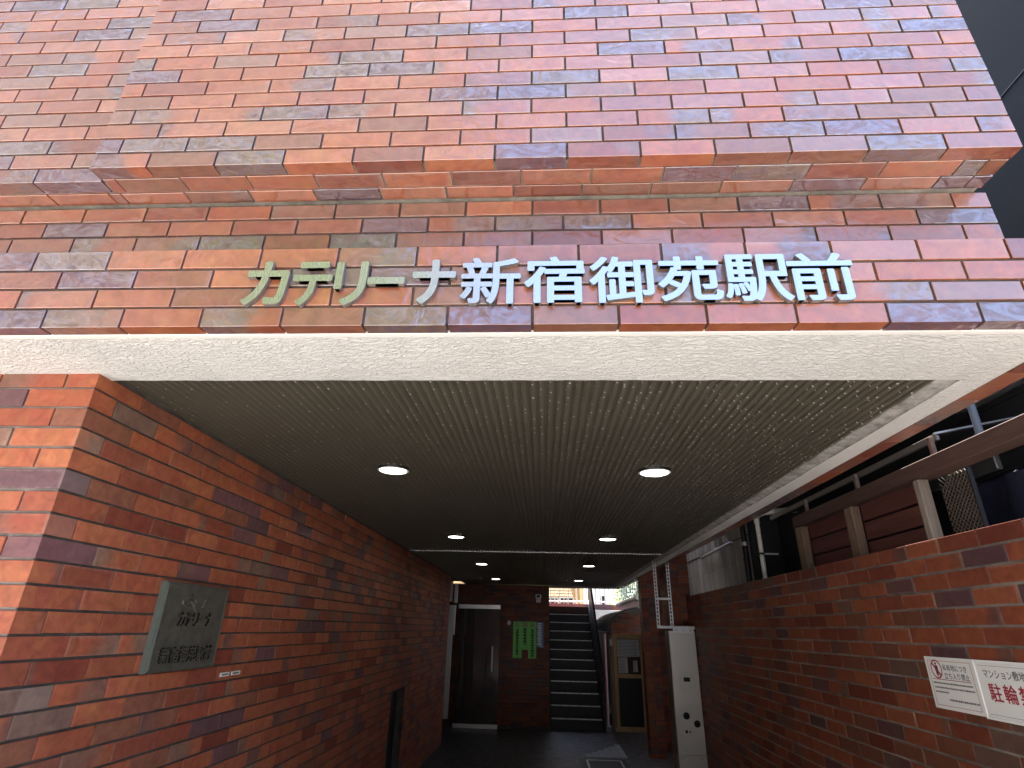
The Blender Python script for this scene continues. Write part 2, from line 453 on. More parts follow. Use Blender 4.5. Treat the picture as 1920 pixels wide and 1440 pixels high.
for k, vl in (("Scale", 1.0), ("Mortar Size", .004), ("Brick Width", .103), ("Row Height", .206), ("Bias", 0.0)): br.inputs[k].default_value = vl
br.offset = 0.0; br.inputs["Color1"].default_value = (.060, .058, .062, 1); br.inputs["Color2"].default_value = (.082, .080, .085, 1); br.inputs["Mortar"].default_value = (.022, .022, .024, 1)
t.base(br.outputs[0]); t.inp("Roughness", t.mapr(t.noise(p, 8, 4), .3, .7, .30, .48)); t.normal(t.bump(br.outputs[1], -.25, .001))
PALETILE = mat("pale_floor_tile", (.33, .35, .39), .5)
STAIR = mat("dark_stair_stone", rough=.5); t = NT(STAIR); p = t.geo(); t.base(t.mix(t.noise(p, 90, 3), (.018, .018, .022), (.045, .045, .055)))
NOSE = mat("metal_nosing", (.88, .89, .90), .4, .3)
LAMP = mat("lit_diffuser", (.9, .9, .85), .5); NT(LAMP).b.inputs["Emission Color"].default_value = (1.0, .97, .86, 1); NT(LAMP).b.inputs["Emission Strength"].default_value = 3.5
ORANGE = mat("ochre_wall", rough=.7); t = NT(ORANGE); t.base(t.mix(t.noise(t.geo(), 2, 3), (.55, .33, .14), (.62, .40, .19)))
AWN = mat('pale_awning', (.78, .60, .36), .7)
CREAM = mat("cream_wall", (.74, .72, .68), .7)
WINDK = mat("dark_window", (.03, .03, .04), .1)
LEAF = mat("leaf", rough=.5); t = NT(LEAF); at = t.n("Attribute", attribute_name="tile", attribute_type='GEOMETRY'); sp = t.n("SeparateXYZ"); t.set(sp.inputs[0], at.outputs["Vector"])
t.base(t.ramp(sp.outputs[0], [(0, (.06, .12, .02)), (.5, (.16, .28, .04)), (1, (.30, .40, .08))])); t.inp("Transmission Weight", 0.0)
t.inp("Subsurface Weight", 0.0)
LEAF_Y = mat("young_leaf", (.36, .44, .17), .45)
BARK = wood("bark", (.06, .045, .035), (.13, .10, .08), .9, (14, 14, 3))
ROOFM = mat("ribbed_roof_metal", (.055, .05, .055), .22, .6)
FACB = mat("tower_wall", rough=.8); t = NT(FACB); t.base(t.mix(t.noise(t.geo(), 1.5, 4), (.27, .24, .20), (.32, .285, .24)))

# ------------------------------------------------------------------ tiled walls
V3 = lambda *a: Vector(a)
X, Y_, Z = V3(1, 0, 0), V3(0, 1, 0), V3(0, 0, 1)
def seed():
    return (rng.random(), rng.random(), rng.random())
def course(mb, O, U, Vv, N, v0, v1, u0, u1, pitch, ph, joint=.0075, depth=.022, d0=None, d1=None, holes=(), sd=seed, tm=None):
    """one course of tiles from u0 to u1 with vertical joints centred at ph + k*pitch; d0, d1 = depth of the first / last tile (returns)"""
    k = math.ceil((u0 - ph) / pitch - 1e-6)
    cuts = [u0] + [ph + (k + i) * pitch for i in range(int((u1 - u0) / pitch) + 2) if u0 + .03 < ph + (k + i) * pitch < u1 - .03] + [u1]
    for i in range(len(cuts) - 1):
        a = cuts[i] + (joint / 2 if i else 0); b = cuts[i + 1] - (joint / 2 if i < len(cuts) - 2 else 0)
        if any(a < h[1] and b > h[0] and v0 < h[3] - .01 and v1 > h[2] + .01 for h in holes):
            segs = []
            for h in holes:
                if a < h[0] - .03: segs.append((a, min(b, h[0])))
                if b > h[1] + .03: segs.append((max(a, h[1]), b))
        else: segs = [(a, b)]
        for (p, q) in segs:
            dd = depth
            if i == 0 and d0: dd = d0
            if i == len(cuts) - 2 and d1: dd = d1
            w = rng.uniform(-.0008, .0008)
            mb.tile(O, U, Vv, N, p, q, v0 + w, v1 + w, dd, tm or TILE, sd())
def slab(mb, O, U, Vv, N, u0, u1, v0, v1, n0, n1, m):
    P = lambda u, v, n: O + U * u + Vv * v + N * n
    c = [P(u, v, n) for u in (u0, u1) for v in (v0, v1) for n in (n0, n1)]
    for q in ((0, 1, 3, 2), (4, 6, 7, 5), (0, 4, 5, 1), (2, 3, 7, 6), (0, 2, 6, 4), (1, 5, 7, 3)):
        mb.face([c[k] for k in q], m)

PI = .2444
BX0, BX1 = -1.596, 1.530         # the projecting bay
XL, XR = -1.565, 1.760           # passage walls
ZB = 2.490                       # underside of the fascia
ZC = 3.150                       # underside of the bay
TOP = 4.70

bld = thing("apartment_building", "brick tiled apartment building with an open passage under its overhanging upper floor", "building", (0, 1.7, 0))

# bay
def rows_up(z0, z1, pitch=.0712, joint=.0085):
    r, z = [], z0
    while z < z1: r.append((z, z + pitch - joint)); z += pitch
    return r
mb = MB(); O = V3(0, 1.41, 0)
for k, (z0, z1) in enumerate(rows_up(ZC, TOP)):
    if k == 0: course(mb, O, X, Z, -Y_, z0, z1, BX0, BX1, PI, -1.388, depth=.052, d0=.052, d1=.052)
    else: course(mb, O, X, Z, -Y_, z0, z1, BX0, BX1, PI, -1.388 + (PI / 2 if k % 2 else 0), d0=.058, d1=.058)
slab(mb, O, X, Z, -Y_, BX0 + .006, BX1 - .006, ZC + .008, TOP, -.3, -.0075, MORT)
mb.build("bay_wall", bld)
# flat upper wall left of the bay
mb = MB(); O = V3(0, 1.473, 0)
for k, (z0, z1) in enumerate(rows_up(ZC, TOP)):
    course(mb, O, X, Z, -Y_, z0, z1, -4.2, BX0 - .004, PI, -1.86 + (PI / 2 if k % 2 else 0), depth=.056 if k == 0 else .022)
slab(mb, O, X, Z, -Y_, -4.2, BX0 - .01, ZC + .008, TOP, -.3, -.0075, MORT)
mb.build("upper_wall", bld)
# underside of the overhang
mb = MB(); O = V3(0, 0, ZC)
course(mb, O, X, -Y_, -Z, -1.5335, -1.4670, BX0 + .006, BX1 - .066, PI, -1.30, .006)
course(mb, O, X, -Y_, -Z, -1.5960, -1.5400, BX0 - .02, BX1 - .066, PI, -1.33, .006)
course(mb, O, X, -Y_, -Z, -1.5960, -1.5380, -4.2, BX0 - .027, PI, -1.86, .006)
for y0, y1 in ((1.467, 1.5335), (1.540, 1.596)):
    mb.tile(O, X, -Y_, -Z, BX1 - .060, BX1 - .0005 - (.002 if y0 < 1.5 else 0), -y1, -y0, .022, TILE, seed())
slab(mb, O, X, -Y_, -Z, BX0 + .02, BX1 - .008, -1.640, -1.43, -.05, -.006, MORT_P)
slab(mb, O, X, -Y_, -Z, -4.2, BX0 + .02, -1.640, -1.49, -.05, -.006, MORT_P)
mb.build("overhang_soffit", bld)
# recessed band
mb = MB(); O = V3(0, 1.603, 0)
rr = [(3.1375 - .0695 * (k + 1) + .0085, 3.1375 - .0695 * k) for k in range(6)]
for k, (z0, z1) in enumerate(rr):
    course(mb, O, X, Z, -Y_, z0, z1, -4.2, 1.546, PI, -1.996 + (PI / 2 - .012 if k % 2 else 0), d1=.10)
slab(mb, O, X, Z, -Y_, -4.2, 1.54, 2.70, 3.1435, -.3, -.007, MORT)
mb.build("recessed_band", bld)
# fascia
mb = MB(); O = V3(0, 1.378, 0); FX1 = 1.566
fz = [2.490, 2.5595, 2.628, 2.6965, 2.765]
for k in range(4):
    course(mb, O, X, Z, -Y_, fz[k], fz[k + 1] - .0085 * (k < 3), -4.2, FX1, PI, (-1.499 if k % 2 == 0 else -1.606) + (0 if k < 2 else -.001), depth=.047 if k == 0 else .022, d1=.08)
slab(mb, O, X, Z, -Y_, -4.2, FX1 - .008, 2.4985, 2.7615, -.225, -.0075, MORT)
O2 = V3(FX1, 0, 0)                                     # the return along the passage side
for k in range(4):
    course(mb, O2, Y_, Z, X, fz[k], fz[k + 1] - .0085 * (k < 3), 1.378 + .085, 11.9, PI, 1.378 + .085 + (PI if k % 2 == 0 else PI / 2), depth=.082 if k == 0 else .022)
slab(mb, O2, Y_, Z, X, 1.45, 11.9, 2.4985, 2.7615, -.075, -.0075, MORT)
mb.build("fascia", bld)
# stucco border under the fascia: front strip and side strip, ragged inner edge
mb = MB()
def ragged(n, amp, s):
    r = random.Random(s); return [r.uniform(-amp, amp) for _ in range(n + 1)]
n = 150; e = ragged(n, .0022, 3); zb = ZB + .002
xs = [-4.2 + (1.485 + 4.2) * i / n for i in range(n + 1)]
for i in range(n):
    mb.face([(xs[i], 1.770 + e[i], zb), (xs[i + 1], 1.770 + e[i + 1], zb), (xs[i + 1], 1.445, zb), (xs[i], 1.445, zb)], STUC)
    mb.face([(xs[i], 1.770 + e[i], zb), (xs[i], 1.770 + e[i], zb + .06), (xs[i + 1], 1.770 + e[i + 1], zb + .06), (xs[i + 1], 1.770 + e[i + 1], zb)], DIRTY)
mb.box(-4.2, 1.487, 1.4255, 1.447, ZB - .002, ZB + .05, STUC_S, .002)
n = 120; e = ragged(n, .002, 4); e2 = ragged(n, .0035, 9)
ys = [1.770 + (11.8 - 1.770) * i / n for i in range(n + 1)]
for i in range(n):
    mb.face([(1.385 + e[i], ys[i], zb), (1.385 + e[i + 1], ys[i + 1], zb), (1.485, ys[i + 1], zb), (1.485, ys[i], zb)], STUC)
    mb.face([(1.335 + e2[i], ys[i], zb + .016), (1.335 + e2[i + 1], ys[i + 1], zb + .016), (1.385 + e[i + 1], ys[i + 1], zb + .008), (1.385 + e[i], ys[i], zb + .008)], DIRTY)
    mb.face([(1.385 + e[i], ys[i], zb + .008), (1.385 + e[i + 1], ys[i + 1], zb + .008), (1.385 + e[i + 1], ys[i + 1], zb), (1.385 + e[i], ys[i], zb)], DIRTY)
    mb.face([(1.335 + e2[i], ys[i], zb + .05), (1.335 + e2[i + 1], ys[i + 1], zb + .05), (1.335 + e2[i + 1], ys[i + 1], zb + .016), (1.335 + e2[i], ys[i], zb + .016)], DIRTY)
mb.build("stucco_border", bld)
# ribbed metal ceiling
mb = MB(); y0, y1 = 1.70, 11.95; zc = 2.524
prof = []; x = XL - .03; PR = .0335
while x < 1.325:
    for (dx, dz) in ((0, 0), (.004, 0), (.007, -.008), (.0115, -.0115), (.021, -.0115), (.0255, -.008)):
        prof.append((x + dx, zc + dz))
    x += PR
V = [(a, y, b) for (a, b) in prof for y in (y0, y1)]
mb.shared(V, [(2 * i, 2 * i + 1, 2 * i + 3, 2 * i + 2) for i in range(len(prof) - 1)], SOFF, False)
mb.build("ribbed_ceiling", bld)
mb = MB(); mb.box(XL, 1.335, 6.67, 6.695, 2.509, 2.522, ALU, .001); mb.build("ceiling_joint_trim", bld)
mb = MB(); mb.box(.10, 1.50, 11.86, 11.95, 2.475, 2.53, DIRTY, .003); mb.build("ceiling_end_trim", bld)
mb = MB()
for k in range(9): mb.box(.62, 1.18, 8.55 + k * .03, 8.565 + k * .03, 2.506, 2.516, DKMET)
mb.build("ceiling_vent", bld)

# entrance wall: street face and the long passage face, wrapped corner tiles
LR = [(2.432 - .0715 * k + .009, 2.432 - .0715 * (k - 1)) for k in range(0, 34)]
mb = MB(); O = V3(0, 1.71, 0); OL = V3(XL, 0, 0)
HOLE = (6.49, 7.10, 0.0, 1.075)
YE = 9.90
for k, (z0, z1) in enumerate(LR):
    if z1 < 0: break
    z1 = min(z1, 2.500) if k else 2.4945
    z0 = max(z0, 0)
    ret = .112 if k % 2 else .2345
    wid = .2345 if k % 2 else .112
    course(mb, O, X, Z, -Y_, z0, z1, -4.2, XL, PI, XL - wid - .004, joint=.009, d1=ret, tm=TILE_M)
    course(mb, OL, Y_, Z, X, z0, z1, 1.71 + ret + .008, YE, PI, 1.71 + ret + .004 + PI, joint=.007, d1=.1, holes=(HOLE,), tm=TILE_M)
slab(mb, O, X, Z, -Y_, -4.2, XL - .01, 0, 2.52, -.3, -.008, MORT_L)
for (a, b, c, d) in ((1.72, HOLE[0], 0, 2.52), (HOLE[1], YE - .01, 0, 2.52), (HOLE[0], HOLE[1], HOLE[3], 2.52)):
    slab(mb, OL, Y_, Z, X, a, b, c, d, -.3, -.0065, MORT)
mb.build("entrance_wall", bld)
mb = MB()
mb.box(XL - .12, XL - .09, HOLE[0], HOLE[1], 0.0, HOLE[3], DKMET, .003)
mb.box(XL - .09, XL - .075, HOLE[0] + .05, HOLE[1] - .05, .06, HOLE[3] - .06, DKMET, .003)
h = mb.build("meter_hatch", bld)
mb = MB(); mb.ball((XL - .06, HOLE[0] + .12, .42), .012, ALU); mb.build("knob", h)

# rear wall with the door recess on the left
mb = MB(); O = V3(0, 11.95, 0)
for k, (z0, z1) in enumerate(LR):
    if z1 < 0: break
    course(mb, O, X, Z, -Y_, max(z0, 0), min(z1, 2.5), -2.3, .105, PI, .105 - (.227 if k % 2 else .11), d1=.22 if not k % 2 else .11, tm=TILE_R)  # darker brick copy: shade at the passage end put into the tile colour
slab(mb, O, X, Z, -Y_, -2.3, .098, 0, 2.52, -.25, -.0065, MORT)
mb.build("rear_wall", bld)
mb = MB(); mb.box(-2.35, -2.30, 9.9, 11.95, 0, 2.52, DKMET); mb.build("recess_wall", bld)
# frame of the side door in the recess
mb = MB()
mb.box(-1.80, -1.70, 11.02, 11.07, 2.14, 2.50, ALU, .003); mb.box(-1.66, -1.60, 11.00, 11.05, 2.12, 2.46, ALU, .003)
mb.box(-1.775, -1.62, 11.00, 11.06, 1.58, 2.08, ALU, .003); mb.box(-1.775, -1.655, 11.00, 11.06, .26, 1.58, ALU, .003)
fr = mb.build("door_frame", bld)
mb = MB(); mb.tube((-1.90, 10.97, 1.02), (-1.90, 10.97, 1.58), .012, SATIN); mb.build("handle", fr)
# glass door standing open in front of the rear wall
mb = MB(); mb.box(-1.66, -.86, 11.84, 11.852, .08, 2.05, GLASS); gd = mb.build("glass_door", bld)
mb = MB(); mb.box(-1.68, -.855, 11.832, 11.860, 2.05, 2.125, ALU, .002); mb.build("top_rail", gd)
mb = MB(); mb.box(-1.68, -.855, 11.832, 11.860, .015, .085, ALU, .002); mb.build("bottom_rail", gd)
mb = MB(); mb.tube((-.985, 11.79, .95), (-.985, 11.79, 1.39), .016, NOSE); mb.tube((-.985, 11.79, 1.0), (-.985, 11.84, 1.0), .008, SATIN, 8); mb.tube((-.985, 11.79, 1.34), (-.985, 11.84, 1.34), .008, SATIN, 8)
mb.build("handle", gd)
# pillars
def pillar(x0, x1, y0, y1, zt):
    mb = MB()
    for k in range(40):
        z0 = .0715 * k
        if z0 > zt: break
        z1 = min(z0 + .0625, zt); w = x1 - x0
        half = (x0 + w * (.5 if k % 2 else .45))
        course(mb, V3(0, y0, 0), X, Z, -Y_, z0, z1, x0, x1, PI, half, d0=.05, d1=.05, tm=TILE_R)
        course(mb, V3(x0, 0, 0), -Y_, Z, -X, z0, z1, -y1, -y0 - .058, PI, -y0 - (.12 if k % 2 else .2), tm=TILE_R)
    mb.box(x0 + .008, x1 - .008, y0 + .008, y1, 0, zt, MORT)
    return mb.build("brick_pillar", bld)
pillar(1.575, 1.815, 9.80, 10.05, 2.80)
pillar(1.568, 1.815, 7.50, 8.10, 2.80)
mb = MB()                                   # brick return wall closing the gap right of the far pillar
for k in range(42):
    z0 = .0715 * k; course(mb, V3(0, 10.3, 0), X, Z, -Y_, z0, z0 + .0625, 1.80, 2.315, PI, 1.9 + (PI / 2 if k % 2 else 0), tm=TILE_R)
mb.box(1.80, 2.315, 10.307, 10.5, 0, 3.0, MORT)
mb.build("side_wall", bld)
# the bulk of the building over and beside the passage
mb = MB()
mb.box(-6.0, 1.50, 1.66, 11.9, 2.80, TOP, MORT)
mb.box(-6.0, 1.34, 1.78, 11.9, 2.56, 2.80, MORT)
mb.box(-6.0, XL - .31, 2.02, 9.9, 0.0, 2.55, MORT)
mb.box(-6.0, -2.36, 9.9, 12.2, 0.0, 2.55, MORT)
mb.box(-6.0, 2.3, 11.9, 15.6, 3.0, TOP, MORT)  # unseen slab over the stairs, added to block the sun
mb.build("upper_floors", bld)

# ------------------------------------------------------------------ brick boundary wall on the right
bw = thing("brick_boundary_wall", "long red brick boundary wall with flush joints along the right of the passage", "wall", (XR, 1.0, 0))
mb = MB(); O = V3(XR, 0, 0); YW = 7.62
for k in range(29):
    z1 = 2.115 - .0735 * k; z0 = z1 - .064
    if z1 < 0: break
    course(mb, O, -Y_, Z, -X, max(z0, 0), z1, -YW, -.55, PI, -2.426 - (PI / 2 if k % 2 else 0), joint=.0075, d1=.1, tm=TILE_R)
slab(mb, O, -Y_, Z, -X, -YW, -.56, 0, 2.110, -.20, -.004, MORT_R)
mb.build("brickwork", bw)

# ------------------------------------------------------------------ ceiling lights
LX, LY = (-.846, .606), (3.03, 5.49, 7.93, 10.38)
def make_light(x, y):
    t_ = thing("ceiling_light", "", "ceiling light", (x, y, 2.512), "round recessed lights in the passage ceiling")
    mb = MB(); n = 28
    def ring(r, z): return [(x + r * math.cos(2 * math.pi * k / n), y + r * math.sin(2 * math.pi * k / n), z) for k in range(n)]
    v = ring(.088, 2.528) + ring(.088, 2.500) + ring(.080, 2.496) + ring(.074, 2.499) + ring(.074, 2.528)
    mb.shared(v, [(j * n + (k + 1) % n, j * n + k, (j + 1) * n + k, (j + 1) * n + (k + 1) % n) for j in range(1, 4) for k in range(n)], WHITEP)
    v = ring(.090, 2.5135) + ring(.090, 2.500) + ring(.0875, 2.500)
    mb.shared(v, [(j * n + (k + 1) % n, j * n + k, (j + 1) * n + k, (j + 1) * n + (k + 1) % n) for j in range(2) for k in range(n)], DKMET)
    mb.build("trim_ring", t_)
    mb = MB(); mb.face(ring(.0745, 2.5005)[::-1], LAMP); mb.build("diffuser", t_)
    return t_
L0 = make_light(LX[0], LY[0])
names = [["nearest", "second nearest", "third nearest", "farthest"], ["left", "right"]]
for j, y in enumerate(LY):
    for i, x in enumerate(LX):
        lb = "lit round ceiling light, %s of the %s row in the passage" % (names[0][j], names[1][i])
        if i == 0 and j == 0: L0['label'] = lb
        else: dup(L0, (x - LX[0], y - LY[0], 0), lb)

# ------------------------------------------------------------------ steel lettering on the fascia
sg = thing("building_name_sign", "raised polished steel Japanese lettering spelling the building name on the brick fascia", "sign", (0, 1.37, 2.54))
GL = [('カ', -.8820, -.7500, 2.5407, 2.6928), ('テ', -.7376, -.6192, 2.5376, 2.6907), ('リ', -.6123, -.5155, 2.5382, 2.6887), ('ー', -.5139, -.4031, 2.6076, 2.6335),
      ('ナ', -.3813, -.2544, 2.5394, 2.6918), ('新', -.2396, -.0665, 2.5378, 2.6967), ('宿', -.0566, .1172, 2.5395, 2.6974), ('御', .1296, .3104, 2.5376, 2.6943),
      ('苑', .3215, .5003, 2.5416, 2.6917), ('駅', .5044, .6893, 2.5397, 2.6964), ('前', .6828, .8640, 2.5407, 2.6980)]
for ch, a0, a1, b0, b1 in GL:
    mb = MB()
    put_glyph(mb, ch, .0048 if ch in 'カテリーナ' else .0034, lambda a, b, d: (a, d, b), 1.3765, 1.362, STEEL, (a0 * 1.0126, a1 * 1.0126, 1.7 + (b0 - 1.7) * 1.0126, 1.7 + (b1 - 1.7) * 1.0126), STEEL_S)
    mb.build("letter", sg)

# ------------------------------------------------------------------ bronze plaque on the passage wall
pq = thing("bronze_plaque", "square cast bronze plaque with raised Japanese lettering on the left brick wall", "plaque", (XL, 2.6, 1.68))
fy = lambda a, b, d: (XL + d, a, b)
mb = MB(); PY0, PY1, PZ0, PZ1 = 2.345, 2.842, 1.507, 1.850
o_ = [(PY0, PZ0), (PY1, PZ0), (PY1, PZ1), (PY0, PZ1)]
i_ = [(PY0 + .014, PZ0 + .012), (PY1 - .012, PZ0 + .012), (PY1 - .012, PZ1 - .012), (PY0 + .014, PZ1 - .012)]
j_ = [(PY0 + .026, PZ0 + .022), (PY1 - .022, PZ0 + .022), (PY1 - .022, PZ1 - .022), (PY0 + .026, PZ1 - .022)]
for k in range(4):
    q = (k + 1) % 4
    mb.face([fy(*o_[k], 0), fy(*o_[q], 0), fy(*o_[q], 0.022), fy(*o_[k], .022)], BRONZE_E)
    mb.face([fy(*o_[k], .022), fy(*o_[q], .022), fy(*i_[q], .028), fy(*i_[k], .028)], BRONZE_E if k == 3 else BRONZE)
    mb.face([fy(*i_[k], .028), fy(*i_[q], .028), fy(*j_[q], .024), fy(*j_[k], .024)], BRONZE)
mb.face([fy(*p, .024) for p in j_], BRONZE)
mb.build("plate", pq)
mb = MB()
for k, ch in enumerate('カテリーナ'):
    a = 2.475 + k * .052
    put_glyph(mb, ch, .0016, fy, .024, .033, BRONZE, (a, a + .046, 1.680, 1.735) if ch != 'ー' else (a, a + .046, 1.702, 1.710), BRONZE_D)
mb.build("lettering", pq)
mb = MB()
for k, ch in enumerate('新宿御苑駅前'):
    a = 2.405 + k * .064
    put_glyph(mb, ch, .0010, fy, .024, .033, BRONZE, (a, a + .060, 1.540, 1.600), BRONZE_D)
mb.build("lettering", pq)
mb = MB()                                  # scrolled flourish over the name
pts = [(2.515 + .016 * k + .010 * math.sin(k * 1.9), 1.757 + .020 * math.sin(k * .95) + .012 * math.cos(k * 2.3)) for k in range(12)]
mb.path([fy(a, b, .026) for a, b in pts], .006, BRONZE, 8)
mb.path([fy(2.530 + .05 * math.cos(q * .5), 1.775 + .022 * math.sin(q * .5), .026) for q in range(10)], .005, BRONZE, 8)
mb.build("flourish", pq)
for y0, y1, lb in ((2.957, 3.040, "small white label strip beside the plaque, nearer to it"), (3.064, 3.149, "small white label strip beside the plaque, farther from it")):
    o = thing("label_strip", lb, "label", (XL, (y0 + y1) / 2, 1.464), "two label strips below the plaque")
    mb = MB(); mb.box(XL, XL + .005, y0, y1, 1.4555, 1.4735, WHITEP, .001); mb.build("backing", o)
    mb = MB(); yy = y0 + .012
    while yy < y1 - .014:
        w = rng.uniform(.005, .009); mb.box(XL + .005, XL + .0056, yy, yy + w, 1.461, 1.468, INK); yy += w + .003
    mb.build("print", o)

# ------------------------------------------------------------------ notices on the boundary wall (viewed along +x, text runs towards -y)
fn = lambda a, b, d: (XR - d, -a, b)
def fine_lines(mb, a0, a1, b, h, m, d, r):
    a = a0
    while a < a1:
        w = r.uniform(.35, 1.0) * h
        mb.prism([(a, b), (a + w, b), (a + w, b + h * r.uniform(.6, 1)), (a, b + h * .8)], fn, d, d + .0004, m); a += w + h * .35
s1 = thing("trespass_notice", "white notice with a red no-entry pictogram on the right brick wall", "sign", (XR, 2.81, 1.52), "notices on the boundary wall")
mb = MB(); mb.box(XR - .006, XR + .001, 2.652, 2.967, 1.422, 1.628, WHITEP, .001); mb.build("panel", s1)
mb = MB(); A0, A1 = -2.967, -2.652
for (a0, a1, b0, b1) in ((A0 + .018, A1 - .018, 1.612, 1.6135), (A0 + .018, A1 - .018, 1.436, 1.4375), (A0 + .018, A0 + .0195, 1.436, 1.6135), (A1 - .0195, A1 - .018, 1.436, 1.6135)):
    mb.prism([(a0, b0), (a1, b0), (a1, b1), (a0, b1)], fn, .006, .0064, REDI)
mb.prism([(A0 + .03, 1.5380), (A1 - .035, 1.5380), (A1 - .035, 1.5405), (A0 + .03, 1.5405)], fn, .006, .0066, REDI)
mb.build("border", s1)
mb = MB(); ca, cb_, ro, ri = A0 + .072, 1.579, .038, .032
n = 36
for k in range(n):
    t0, t1 = 2 * math.pi * k / n, 2 * math.pi * (k + 1) / n
    mb.face([fn(ca + r * math.cos(tt), cb_ + r * math.sin(tt), .0068) for r, tt in ((ri, t0), (ro, t0), (ro, t1), (ri, t1))], REDI)
w = .0032
mb.face([fn(ca + a, cb_ + b, .0072) for a, b in ((-.024 - w, .024 - w), (.024 - w, -.024 - w), (.024 + w, -.024 + w), (-.024 + w, .024 + w))], REDI)
mb.build("no_entry_mark", s1)
mb = MB()
mb.prism([(ca + .0055 * math.cos(q * .5236), cb_ + .022 + .0055 * math.sin(q * .5236)) for q in range(12)], fn, .006, .0068, INK)
mb.prism([(ca - .010, cb_ + .013), (ca - .011, cb_ - .004), (ca - .007, cb_ - .005), (ca - .006, cb_ - .026), (ca - .001, cb_ - .026), (ca, cb_ - .008), (ca + .002, cb_ - .026), (ca + .007, cb_ - .026), (ca + .007, cb_ - .004), (ca + .011, cb_ - .003), (ca + .010, cb_ + .013), (ca, cb_ + .015)][::-1], fn, .006, .0067, INK)
mb.build("walking_figure", s1)
mb = MB()
put_text(mb, "私有地につき", .008, fn, 0, .0066, INK, A0 + .116, 1.578, .026, 1.0)
put_text(mb, "立ち入り禁止", .008, fn, 0, .0066, INK, A0 + .116, 1.546, .027, 1.0)
r_ = random.Random(5)
fine_lines(mb, A0 + .030, A1 - .035, 1.521, .0075, INK, .006, r_); fine_lines(mb, A0 + .030, A1 - .030, 1.503, .0075, INK, .006, r_); fine_lines(mb, A0 + .030, A0 + .115, 1.486, .0070, INK, .006, r_); fine_lines(mb, A0 + .11, A1 - .025, 1.458, .0085, INK, .006, r_)
mb.build("lettering", s1)
s2 = thing("bicycle_parking_notice", "white framed notice forbidding bicycle parking in dark red characters", "sign", (XR, 2.42, 1.52), "notices on the boundary wall")
mb = MB(); q0, q1 = 2.195, 2.645
mb.box(XR - .008, XR + .001, q0, q1, 1.418, 1.628, WHITEP, .0015); mb.build("panel", s2)
mb = MB()
mb.box(XR - .014, XR - .008, q1 - .010, q1, 1.418, 1.628, WHITEP, .002); mb.box(XR - .014, XR - .008, q0, q0 + .010, 1.418, 1.628, WHITEP, .002)
mb.box(XR - .014, XR - .008, q0 + .010, q1 - .010, 1.618, 1.628, WHITEP, .002); mb.box(XR - .014, XR - .008, q0 + .010, q1 - .010, 1.418, 1.428, WHITEP, .002)
mb.build("frame", s2)
mb = MB(); C0 = -2.645
for (b0, b1) in ((1.6085, 1.6095), (1.4365, 1.4375)):
    mb.prism([(C0 + .02, b0), (-q0 - .02, b0), (-q0 - .02, b1), (C0 + .02, b1)], fn, .008, .0084, INK)
put_text(mb, "マンション敷地内につき", .006, fn, 0, .0086, INK, C0 + .040, 1.568, .034, 1.0, .92)
mb.build("lettering", s2)
mb = MB(); put_text(mb, "駐輪禁止", .016, fn, 0, .0086, REDI, C0 + .050, 1.490, .068, 1.12, 1.0); mb.build("lettering", s2)
mb = MB(); r_ = random.Random(6); fine_lines(mb, C0 + .20, -q0 - .03, 1.446, .008, INK, .008, r_); mb.build("small_print", s2)

# ------------------------------------------------------------------ steel cabinet with mounting rails
cb = thing("steel_cabinet", "tall narrow stainless steel cabinet with cut-out holes beside the right brick wall", "cabinet", (1.6, 7.2, 0))
mb = MB(); cx0, cx1, cy = 1.452, 1.748, 7.20
fz_ = lambda a, b, d: (a, cy - d, b)
def rect_with_holes(mb, x0, x1, z0, z1, holes, m):
    """front sheet built as a grid of cells around round / square cut-outs"""
    xsn = sorted({x0, x1, *[h[0] - h[2] for h in holes], *[h[0] + h[2] for h in holes]}); zsn = sorted({z0, z1, *[h[1] - h[3] for h in holes], *[h[1] + h[3] for h in holes]})
    for i in range(len(xsn) - 1):
        for j in range(len(zsn) - 1):
            mx, mz = (xsn[i] + xsn[i + 1]) / 2, (zsn[j] + zsn[j + 1]) / 2
            if any(abs(mx - h[0]) < h[2] and abs(mz - h[1]) < h[3] for h in holes): continue
            mb.face([(xsn[i], cy, zsn[j]), (xsn[i + 1], cy, zsn[j]), (xsn[i + 1], cy, zsn[j + 1]), (xsn[i], cy, zsn[j + 1])], m)
    for (hx, hz, hw, hh, rnd) in holes:
        n = 24
        if rnd:
            sq = []
            for k in range(n):
                tt = 2 * math.pi * k / n + math.pi / 4; c_, s_ = math.cos(tt), math.sin(tt); mm = max(abs(c_), abs(s_)); sq.append((hx + c_ / mm * hw, hz + s_ / mm * hh, hx + c_ * hw * .96, hz + s_ * hh * .96))
            for k in range(n):
                a, b_ = sq[k], sq[(k + 1) % n]
                mb.face([(a[0], cy, a[1]), (b_[0], cy, b_[1]), (b_[2], cy, b_[3]), (a[2], cy, a[3])][::-1], m)
HO = [(1.610, 1.222, .036, .022, 0), (1.570, .865, .037, .037, 1), (1.680, .792, .037, .037, 1), (1.558, .715, .017, .017, 1), (1.596, .713, .010, .010, 1)]
rect_with_holes(mb, cx0, cx1, .50, 1.722, HO, SATIN)
mb.face([(cx0, cy, .5), (cx0 - .012, cy + .012, .5), (cx0 - .012, cy + .012, 1.722), (cx0, cy, 1.722)], SATIN)
mb.face([(cx0 - .012, cy + .012, .5), (cx0 - .012, cy + .17, .5), (cx0 - .012, cy + .17, 1.722), (cx0 - .012, cy + .012, 1.722)], STEEL_S)
mb.face([(cx1, cy, .5), (cx1, cy + .17, .5), (cx1, cy + .17, 1.722), (cx1, cy, 1.722)][::-1], STEEL_S)
